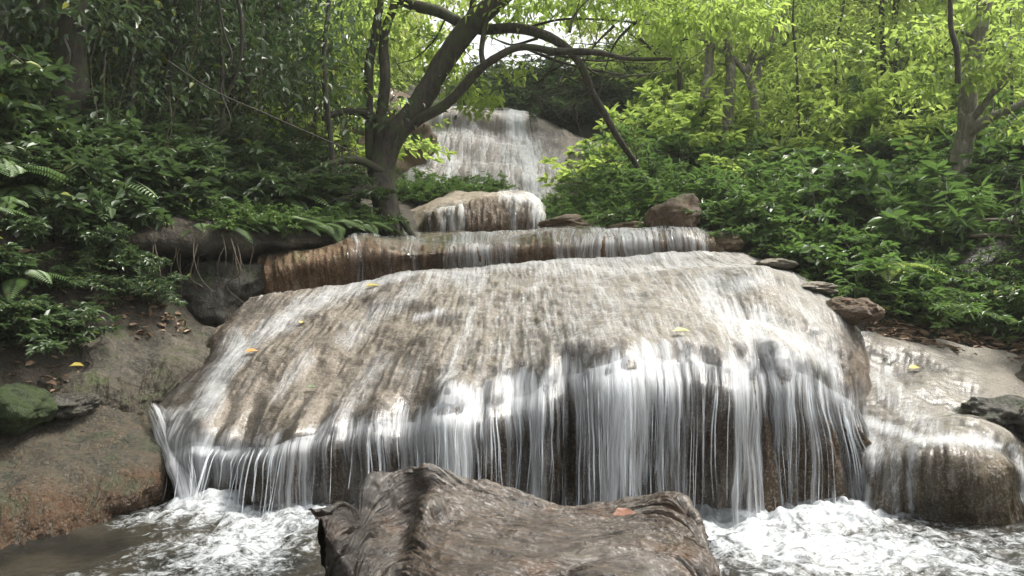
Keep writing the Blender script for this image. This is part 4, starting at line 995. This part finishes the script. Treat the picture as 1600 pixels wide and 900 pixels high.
# the leaning tree over the stream
ht = empty('leaning_tree', at(600, 372, 9.3)); off = np.array(ht.location)
tb = MB()
def ht_t(pts, r0, r1, **kw):
    P_ = np.array([at(*p) for p in pts]) - off
    return tube(tb, P_, r0, r1, rough=kw.pop('rough', .25), **kw) + off
limbs = []
ht_t([(612,385,9.2),(606,340,9.3),(598,300,9.4),(596,262,9.5),(612,215,9.5),(640,180,9.5),(668,140,9.5),(695,92,9.5),(735,42,9.4),(785,-10,9.3),(840,-90,9.2)], .17, .11, sides=16, n=80, seed=1)
ht_t([(600,300,9.45),(604,262,9.5),(622,218,9.45),(650,190,9.4),(700,160,9.3),(740,118,9.2),(775,90,9.1),(815,74,9.1),(870,80,9.0)], .085, .032, sides=12, n=60, seed=2)
ht_t([(870,80,9.0),(930,82,8.9),(985,92,8.9),(1050,92,8.8)], .045, .015, sides=8, n=24, seed=3)
ht_t([(570,-60,9.8),(630,0,9.7),(690,20,9.6),(740,45,9.5),(800,44,9.4),(850,55,9.3),(888,78,9.3),(912,110,9.3),(925,145,9.4),(948,185,9.5),(972,225,9.6),(992,254,9.9),(1008,290,10.3)], .075, .032, sides=12, n=80, seed=4)
ht_t([(586,300,9.6),(580,240,9.6),(576,170,9.7),(578,90,9.7),(590,30,9.7),(600,-60,9.7)], .065, .05, sides=10, n=50, seed=5)
ht_t([(602,262,9.5),(594,200,9.6),(602,130,9.6),(600,60,9.7),(618,0,9.7),(630,-60,9.7)], .07, .05, sides=10, n=50, seed=6)
ht_t([(755,98,9.2),(752,80,9.25),(756,50,9.3),(762,20,9.3),(770,-40,9.3)], .035, .03, sides=8, n=30, seed=7)
ht_t([(590,185,9.6),(560,174,9.5),(530,176,9.4),(505,186,9.3)], .05, .035, sides=8, n=24, seed=8)
ht_t([(598,290,9.4),(560,300,9.1),(520,322,9.0),(470,342,9.0)], .08, .04, sides=10, n=30, seed=9)
ht_t([(600,270,9.4),(560,250,9.2),(510,258,9.0),(440,300,8.9),(400,310,8.9)], .05, .025, sides=8, n=30, seed=10)
ht_t([(606,330,9.3),(628,345,9.2),(640,362,9.1),(655,380,9.0)], .06, .03, sides=8, n=24, seed=11)
ht_t([(604,330,9.3),(590,352,9.1),(585,372,9.0),(570,390,8.9)], .06, .03, sides=8, n=24, seed=12)
ht_t([(608,330,9.3),(618,352,9.0),(622,380,8.9)], .05, .03, sides=8, n=20, seed=13)
ht_t([(740,0,9.4),(735,20,9.45),(712,60,9.5),(700,95,9.5)], .045, .03, sides=8, n=20, seed=15)
rng = np.random.default_rng(55)
twigs = [[(820,75),(870,95),(930,110),(1000,118),(1060,105)], [(830,76),(880,88),(950,95),(1010,75),(1080,60)], [(820,44),(880,30),(960,32),(1060,42),(1140,30)],
         [(905,100),(880,130),(850,140),(800,135)], [(900,90),(930,115),(960,120),(1010,115)], [(925,140),(900,160),(870,180)], [(870,80),(860,110),(835,130),(790,128),(760,120)], [(880,100),(850,120),(858,150)], [(840,60),(800,70),(770,60)],
         [(960,40),(930,70),(905,110)], [(1010,20),(960,70),(935,150)], [(700,20),(680,60),(650,90),(620,100)], [(905,130),(880,120),(868,140),(840,150)], [(1000,60),(1020,80),(1035,100)], [(890,50),(900,20),(940,-20)]]
for i, tw_ in enumerate(twigs):
    D0 = rng.uniform(8.9, 9.6); P_ = [at(x, y, D0 + j * rng.uniform(-.05, .15)) - off for j, (x, y) in enumerate(tw_)]
    tube(tb, P_, rng.uniform(.012, .022), .005, 6, 24, rough=.2, seed=i)
    for k_ in range(4):
        j = rng.integers(1, len(P_)); e = P_[j] + np.array([rng.normal(0, .35), rng.normal(0, .2), rng.normal(0, .25)])
        tube(tb, [P_[j], (P_[j] + e) / 2 + rng.normal(0, .04, 3), e], .007, .002, 5, 8)
tb.build('trunk', M['bark'], ht)
lf = MB()
for (x, y, D, rx, rz, c) in ((690,70,9.9,.45,.30,200),(640,60,10,.5,.4,260),(560,30,9.8,.7,.4,420),(520,80,9.8,.5,.35,260),(720,130,9.6,.35,.2,130),(745,165,9.4,.25,.14,90),(790,20,9.5,.6,.25,280),(850,8,9.5,.6,.25,300),(930,0,9.3,.7,.3,360),
                             (1010,12,9.2,.6,.3,340),(1070,30,9.0,.5,.25,280),(1120,10,8.9,.6,.3,340),(1180,30,8.8,.4,.25,220),(700,-30,9.6,1.0,.3,500),(850,-50,9.4,1.2,.35,600),(1000,-60,9.2,1.2,.4,600),(800,110,9.4,.3,.12,80),(690,105,9.9,.3,.2,100),(1050,70,8.9,.3,.15,90),(765,150,9.5,.2,.12,50),(540,130,9.5,.3,.25,140)):
    crown_leaves(lf, at(x, y, D) - off, rx, rz, c, .105, .048)
lf.build('crown', M['leaf_bright'], ht, smooth=False)
tag(ht, 'dark mossy leaning tree with arching limbs in front of the upper fall', 'tree')

def single_tree(base, limbs_px, bark, leafspec, leafm, label, twn=0, seed=0, LL=.11, WW=.05):
    global rng
    rng = np.random.default_rng(seed + 900)
    e = empty('tree', at(*base)); of = np.array(e.location); t_ = MB(); l_ = MB()
    for i, (pts, r0, r1) in enumerate(limbs_px):
        C_ = tube(t_, np.array([at(*p) for p in pts]) - of, r0, r1, 10, 40, rough=.25, seed=seed + i)
        for k_ in range(twn):
            j = rng.integers(14, 39); d = C_[j] - C_[j - 1]; d /= np.linalg.norm(d) + 1e-9
            en = C_[j] + (d * .5 + unit(1)[0] * .8) * rng.uniform(.3, .9)
            tube(t_, [C_[j], (C_[j] + en) / 2 + rng.normal(0, .05, 3), en], r1 * .4 + .004, .003, 5, 8)
            crown_leaves(l_, en, .28, .16, 40, LL, WW)
    for (x, y, D, rx, rz, c) in leafspec: crown_leaves(l_, at(x, y, D) - of, rx, rz, c, LL, WW)
    t_.build('trunk', bark, e)
    if l_.n: l_.build('crown', leafm, e, smooth=False)
    return tag(e, label, 'tree')
single_tree((1498,290,9.6), [([(1490,350,9.6),(1500,250,9.6),(1512,190,9.5),(1515,120,9.5),(1530,60,9.4),(1545,-40,9.3)], .13, .08), ([(1508,215,9.5),(1545,185,9.3),(1590,165,9.1),(1660,130,9)], .06, .03), ([(1512,195,9.5),(1540,160,9.3),(1570,120,9.2),(1620,85,9.1)], .05, .025), ([(1530,60,9.4),(1500,50,9.4),(1480,56,9.5)], .03, .012)],
            M['bark_pale'], [(1540,30,9.4,.5,.3,200),(1590,80,9,.5,.3,200),(1440,60,9.3,.4,.25,150),(1530,110,9,.35,.2,120),(1450,125,9.2,.4,.2,120)], M['leaf_bright'], 'forked pale barked tree standing in the thicket at the right', 3, 1)
single_tree((1495,120,8.6), [([(1497,130,8.6),(1495,80,8.6),(1486,45,8.6),(1485,10,8.6),(1482,-50,8.6)], .028, .024)], M['bark_dark'], [(1482,-60,8.6,.4,.2,120)], M['leaf_bright'], 'thin black stem hanging down in front of the forked tree at the right', 0, 2)
single_tree((1085,215,12.6), [([(1078,225,12.6),(1095,180,12.6),(1106,120,12.6),(1112,60,12.6),(1128,0,12.5),(1140,-60,12.5)], .085, .055)], M['bark_pale'], [(1110,20,12.4,.9,.4,300)], M['leaf_bright'], 'slender pale tree leaning right, left one of three beside the arching limb', 4, 3)
single_tree((1138,212,12.6), [([(1136,220,12.6),(1138,170,12.6),(1142,110,12.6),(1135,50,12.6),(1130,-40,12.6)], .095, .06)], M['bark_pale'], [(1180,10,12.4,.9,.4,300)], M['leaf_bright'], 'straight pale tree with a brown foot, middle one of three slender trees', 4, 4)
single_tree((1182,205,12.6), [([(1182,215,12.6),(1178,150,12.6),(1168,110,12.6),(1180,80,12.6)], .07, .05), ([(1180,125,12.6),(1200,75,12.6),(1222,30,12.6),(1245,-30,12.6)], .06, .045), ([(1178,130,12.6),(1150,95,12.6),(1120,75,12.6),(1090,60,12.6)], .05, .02)], M['bark_pale'], [(1240,-10,12.4,.9,.4,300)], M['leaf_bright'], 'slim tree forking into a long pale stem that leans right', 4, 5)
single_tree((1380,90,15), [([(1380,170,15),(1380,100,15),(1378,40,15),(1376,-30,15)], .055, .05)], M['bark_dark'], [(1380,30,15,.8,.5,200)], M['leaf_bright'], 'thin dark upright stem in the bright woods at upper right', 2, 6)
single_tree((110,310,7.8), [([(118,320,7.8),(115,250,7.8),(118,180,7.8),(110,100,7.8),(112,40,7.8),(120,-60,7.8)], .16, .13), ([(112,90,7.8),(80,40,7.7),(55,-20,7.7)], .08, .05)], M['bark'], [(60,20,7.6,.6,.3,180),(180,30,7.6,.6,.3,180)], M['leaf_dark'], 'thick mossy trunk at the left with two stems rising out of the picture', 2, 7)
single_tree((220,290,9.5), [([(215,300,9.5),(205,200,9.5),(212,100,9.5),(195,0,9.5),(190,-60,9.5)], .06, .045)], M['bark'], [], M['leaf_dark'], 'slender trunk just right of the thick mossy trunk on the left bank', 5, 8)
single_tree((330,280,10.5), [([(322,300,10.5),(340,200,10.5),(372,130,10.5),(380,60,10.5),(370,-40,10.5)], .05, .035)], M['bark_dark'], [], M['leaf_dark'], 'thin dark bowed stem in the shade of the left woods', 5, 9)
single_tree((450,270,12), [([(455,290,12),(450,200,12),(440,100,12),(452,20,12),(460,-60,12)], .07, .05)], M['bark_pale'], [], M['leaf_mid'], 'pale upright stem between the left woods and the leaning tree', 6, 10)

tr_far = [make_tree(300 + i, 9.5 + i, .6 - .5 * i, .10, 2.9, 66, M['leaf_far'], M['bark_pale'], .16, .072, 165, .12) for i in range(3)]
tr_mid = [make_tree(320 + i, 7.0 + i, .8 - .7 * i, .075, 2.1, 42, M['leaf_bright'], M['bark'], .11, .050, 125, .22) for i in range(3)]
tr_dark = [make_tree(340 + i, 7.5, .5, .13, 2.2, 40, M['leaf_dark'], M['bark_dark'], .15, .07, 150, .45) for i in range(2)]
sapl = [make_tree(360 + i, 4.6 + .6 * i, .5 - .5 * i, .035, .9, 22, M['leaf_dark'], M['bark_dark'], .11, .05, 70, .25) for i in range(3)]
broad_m = [make_shrub('broad', 380 + i, M['leaf_mid']) for i in range(3)]
place(broad_m, 44, (900, 1750), (9.2, 15), (.9, 1.8), 'broad leaved green shrub {zone}, {row} right thicket', 'shrub', 'broad leaved shrubs among the right thicket', 51, .1, rb, .5)
place(sapl, 34, (-80, 560), (8.2, 15.5), (.8, 1.3), 'thin dark sapling {zone}, {row} row of the left woods', 'sapling', 'thin saplings in the left woods', 52, 0, lt, .6)
sapr = [make_tree(370 + i, 4.6 + .6 * i, .5 - .5 * i, .035, .9, 14, M['leaf_bright'], M['bark'], .11, .05, 60, .25) for i in range(2)]
place(sapr, 7, (1240, 1700), (11, 16), (.8, 1.2), 'thin bright leaved sapling {zone}, rising from the right thicket', 'sapling', 'thin saplings in the right thicket', 53, 0, rb, .8)
place(tr_mid, 12, (930, 1700), (14.5, 21), (.7, 1.1), 'young leafy tree in the bright woods right of the upper fall', 'tree', 'young trees in the bright woods right of the upper fall', 21, 0, lambda p, D: p > 1040, 1.4)
place(tr_mid, 14, (-100, 600), (14.5, 20), (.7, 1.1), 'young leafy tree in the woods left of the upper fall', 'tree', 'young trees in the woods left of the upper fall', 22, 0, lambda p, D: p < 540, 1.4)
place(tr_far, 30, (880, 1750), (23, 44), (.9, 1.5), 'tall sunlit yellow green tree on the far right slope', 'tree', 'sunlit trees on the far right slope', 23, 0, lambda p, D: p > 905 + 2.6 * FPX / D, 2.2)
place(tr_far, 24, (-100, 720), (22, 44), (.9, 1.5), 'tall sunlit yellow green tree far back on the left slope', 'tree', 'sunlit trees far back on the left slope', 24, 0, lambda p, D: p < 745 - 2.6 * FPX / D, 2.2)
# overhanging dark trees shading the left bank
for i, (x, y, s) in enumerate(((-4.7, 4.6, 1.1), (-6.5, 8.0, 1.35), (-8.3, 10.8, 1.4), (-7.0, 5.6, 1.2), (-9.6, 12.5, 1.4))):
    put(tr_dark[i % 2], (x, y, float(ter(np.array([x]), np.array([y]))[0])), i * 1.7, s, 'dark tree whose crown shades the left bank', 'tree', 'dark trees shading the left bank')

# ------------------------------------------------------------------ lianas and hanging roots
rng = np.random.default_rng(77)
def liana(pts, r, mat, label, name='liana', cat='vine', group=None):
    m_ = MB(); P_ = np.array([at(*p) for p in pts]); of = P_[-1].copy(); tube(m_, P_ - of, r, r * .7, 6, 40, rough=.2, seed=int(pts[0][0]))
    o = m_.build(name, mat); o.location = of; return tag(o, label, cat, group)
liana([(338,-20,8.2),(350,50,8.2),(362,90,8.2),(345,140,8.2),(360,190,8.2),(330,220,8.2)], .014, M['bark_dark'], 'dark looping vine hanging in the middle of the left woods')
liana([(368,-20,8.6),(378,40,8.6),(374,100,8.6),(352,160,8.6),(340,230,8.6)], .022, M['bark_dark'], 'thicker dark vine curving down beside the looping vine')
liana([(318,-20,8.0),(305,40,8.0),(285,75,8.0),(262,95,8.0)], .010, M['bark_dark'], 'thin vine sagging left from the top of the picture')
liana([(100,60,7.3),(108,90,7.3),(85,130,7.3),(60,190,7.3),(70,260,7.3)], .014, M['bark_dark'], 'dark vine crossing in front of the thick mossy trunk')
liana([(165,80,7.6),(162,150,7.6),(166,220,7.6),(160,290,7.6)], .007, M['root'], 'straight thin pale stem right of the thick mossy trunk')
liana([(265,150,7.8),(268,200,7.8),(258,250,7.8),(262,300,7.8)], .006, M['root'], 'thin pale stem hanging among the broad leaved shrubs')
liana([(262,95,7.0),(330,140,7.2),(420,180,7.4),(500,215,7.6),(560,240,7.8)], .008, M['bark_dark'], 'long thin twig slanting down across the left woods')
for i in range(16):
    x0 = rng.uniform(225, 405); D0 = np.interp(x0, [225, 405], [6.85, 7.5]) + rng.uniform(-.1, .1); y0 = rng.uniform(365, 385); y1 = rng.uniform(440, 520)
    liana([(x0, y0, D0), (x0 + rng.normal(0, 5), (y0 + y1) / 2 - 10, D0 - .05), (x0 + rng.normal(0, 9), (y0 + y1) / 2 + 20, D0 - .03), (x0 + rng.normal(0, 12), y1, D0)], rng.uniform(.003, .008), M['root'],
          'thin root hanging across the dark hollow under the left bank', 'hanging_root', 'root', 'roots hanging across the dark hollow')
for (pts, r, lab) in (([(1510,346,8.2),(1560,345,8.0),(1620,350,7.8),(1700,356,7.6)], .030, 'dark fallen branch lying level in the bushes at the right edge'),
                      ([(1515,370,8.0),(1560,368,7.9),(1620,374,7.7),(1700,378,7.5)], .022, 'pale thinner fallen branch below the dark one at the right edge'),
                      ([(1290,365,7.9),(1312,372,7.8),(1325,385,7.7),(1338,405,7.6)], .008, 'bent grey twig poking out of the right thicket')):
    liana(pts, r, M['root'], lab, 'fallen_branch', 'branch')

# ------------------------------------------------------------------ litter, ground cover, single leaves
def scatter(name, mat, label, cat, n_, region, LL, WW, lift, seed, upj=.5, cond=None):
    global rng
    rng = np.random.default_rng(seed)
    pxs = rng.uniform(region[0], region[1], n_); Ds = rng.uniform(region[2], region[3], n_)
    if cond is not None: kk = cond(pxs, Ds); pxs, Ds = pxs[kk], Ds[kk]
    x = (pxs - 800) / FPX * Ds; z = ter(x, Ds); Nn = len(x)
    mb_ = MB(); dd = unit(Nn); dd[:, 2] = np.abs(dd[:, 2]) * upj
    s = rng.uniform(.5, 1.3, Nn)
    leaves(mb_, np.stack([x, Ds, z + lift * rng.random(Nn)], -1), dd, np.array([0, 0, 1]) + rng.normal(0, .4, (Nn, 3)), LL * s, WW * s, rng.random(Nn) * .94, .2)
    o = mb_.build(name, mat, smooth=False); setting(o, 'stuff'); o['label'] = label; o['category'] = cat; return o
lit = lambda p, D: D > np.interp(p, [1340, 1400, 1500, 1600, 1750], [6.7, 6.7, 6.6, 6.45, 6.2])
scatter('leaf_litter', M['litter'], 'brown dry fallen leaves strewn along the foot of the right thicket', 'leaf litter', 2600, (1345, 1750, 6.1, 7.8), .085, .035, .03, 401, .12, lit)
scatter('leaf_litter', M['litter'], 'dead leaves caught on the lower left bank', 'leaf litter', 900, (-60, 330, 5.3, 6.9), .075, .04, .04, 402, .3)
gc = lambda p, D: ((p > 600) | lt(p, D)) & ((p < 850) | rt(p, D)) & ((p < 560) | (p > 960) | (D > 17.5))
scatter('undergrowth', M['leaf_mid'], 'dense low green undergrowth covering the banks', 'undergrowth', 30000, (-200, 1850, 6.2, 22), .12, .045, .16, 403, .9, gc)

def on_mound(px_, py_):
    d_ = (pxm - px_) ** 2 + (pym - py_) ** 2 + (vv > 4.6) * 1e6; i = np.unravel_index(np.argmin(d_), d_.shape); return Pm[i]
def one_leaf(p, L_, W_, col, label, seed, rz=None, up=.15):
    rs = np.random.default_rng(seed); m_ = MB()
    az = rs.uniform(0, 6.28) if rz is None else rz
    leaves(m_, np.zeros((1, 3)), np.array([[math.cos(az), math.sin(az), up]]), np.array([[.1, -.35, 1.]]), [L_], [W_], .5, .15)
    mm = bpy.data.materials.get(col[0]) or plain_mat(col[0], col[1], tuple(c * 1.3 for c in col[1]), 30, .5)
    o = m_.build('fallen_leaf', mm, smooth=False); o.location = p; return tag(o, label, 'leaf')
YEL = ('yellow_leaf', (.36, .30, .07)); ORA = ('orange_leaf', (.40, .19, .035)); GRN = ('green_leaf', (.05, .08, .015)); PAL = ('pale_leaf', (.50, .55, .25)); RED = ('red_leaf', (.16, .062, .028))
up3 = np.array([0, -.02, .025])
one_leaf(on_mound(385, 558) + up3, .10, .06, ORA, 'orange leaf lying beside the left stream on the mound', 1, .4)
one_leaf(on_mound(470, 505) + up3, .08, .05, YEL, 'small yellow leaf high on the left side of the mound', 2, 1.4)
one_leaf(on_mound(478, 610) + up3, .09, .04, GRN, 'dark green leaf on the left slope of the mound', 3, .5)
one_leaf(on_mound(1050, 523) + up3, .11, .06, PAL, 'pale yellow green leaf stuck just above the lip of the mound', 4, -.2)
one_leaf(on_mound(570, 450) + up3, .14, .07, YEL, 'yellow green leaf lying at the foot of the ledge, upper left of the mound', 5, .2)
def on_right(px_, py_):
    a_, b_ = proj(Pr); d_ = (a_ - px_) ** 2 + (b_ - py_) ** 2; i = np.unravel_index(np.argmin(d_), d_.shape); return Pr[i]
one_leaf(on_right(1418, 580) + up3, .10, .07, YEL, 'yellow leaf on the pale slope at the right', 6, 0)
one_leaf(at(1332, 470, 6.3), .10, .04, RED, 'red brown leaf on the small stone at the right shoulder of the mound', 7, 2.5)
one_leaf(at(108, 572, 5.45), .10, .06, YEL, 'pale yellow leaf on the muddy slope of the left bank', 8, 0)
one_leaf(at(957, 805, 3.05), .10, .05, RED, 'wet red brown leaf lying in a dent on top of the log', 9, .2)
m_ = MB(); leaves(m_, np.array([[0, 0, 0], [.01, 0, -.04]]), np.array([[.2, -.1, 1], [-.1, -.2, -1.]]), np.array([[0, -1, .1], [0.2, -1, .1]]), [.08, .09], [.06, .05], .9, .35)
o = m_.build('dead_leaf', plain_mat('bleached_leaf', (.50, .50, .46), (.65, .65, .6), 20, .7), smooth=False); o.location = at(25, 372, 5.9); tag(o, 'bleached white crumpled dead leaf hanging among ferns at the far left', 'leaf')

# ------------------------------------------------------------------ haze
hb = bmesh.new(); bmesh.ops.create_cube(hb, size=1.0); hme = bpy.data.meshes.new('haze'); hb.to_mesh(hme); hb.free()
hz = bpy.data.objects.new('haze', hme); COL.objects.link(hz); hz.scale = (220, 220, 48); hz.location = (0, 30, 18)
hm = bpy.data.materials.new('haze'); hm.use_nodes = True; hm.node_tree.nodes.clear()
ho = hm.node_tree.nodes.new('ShaderNodeOutputMaterial'); hv = hm.node_tree.nodes.new('ShaderNodeVolumePrincipled')
hv.inputs['Color'].default_value = (.93, .96, .90, 1); hv.inputs['Density'].default_value = .0016; hv.inputs['Anisotropy'].default_value = .3
hm.node_tree.links.new(hv.outputs[0], ho.inputs['Volume']); hme.materials.append(hm); setting(hz, 'stuff'); hz['label'] = 'thin pale humid air filling the wooded valley'; hz['category'] = 'haze'
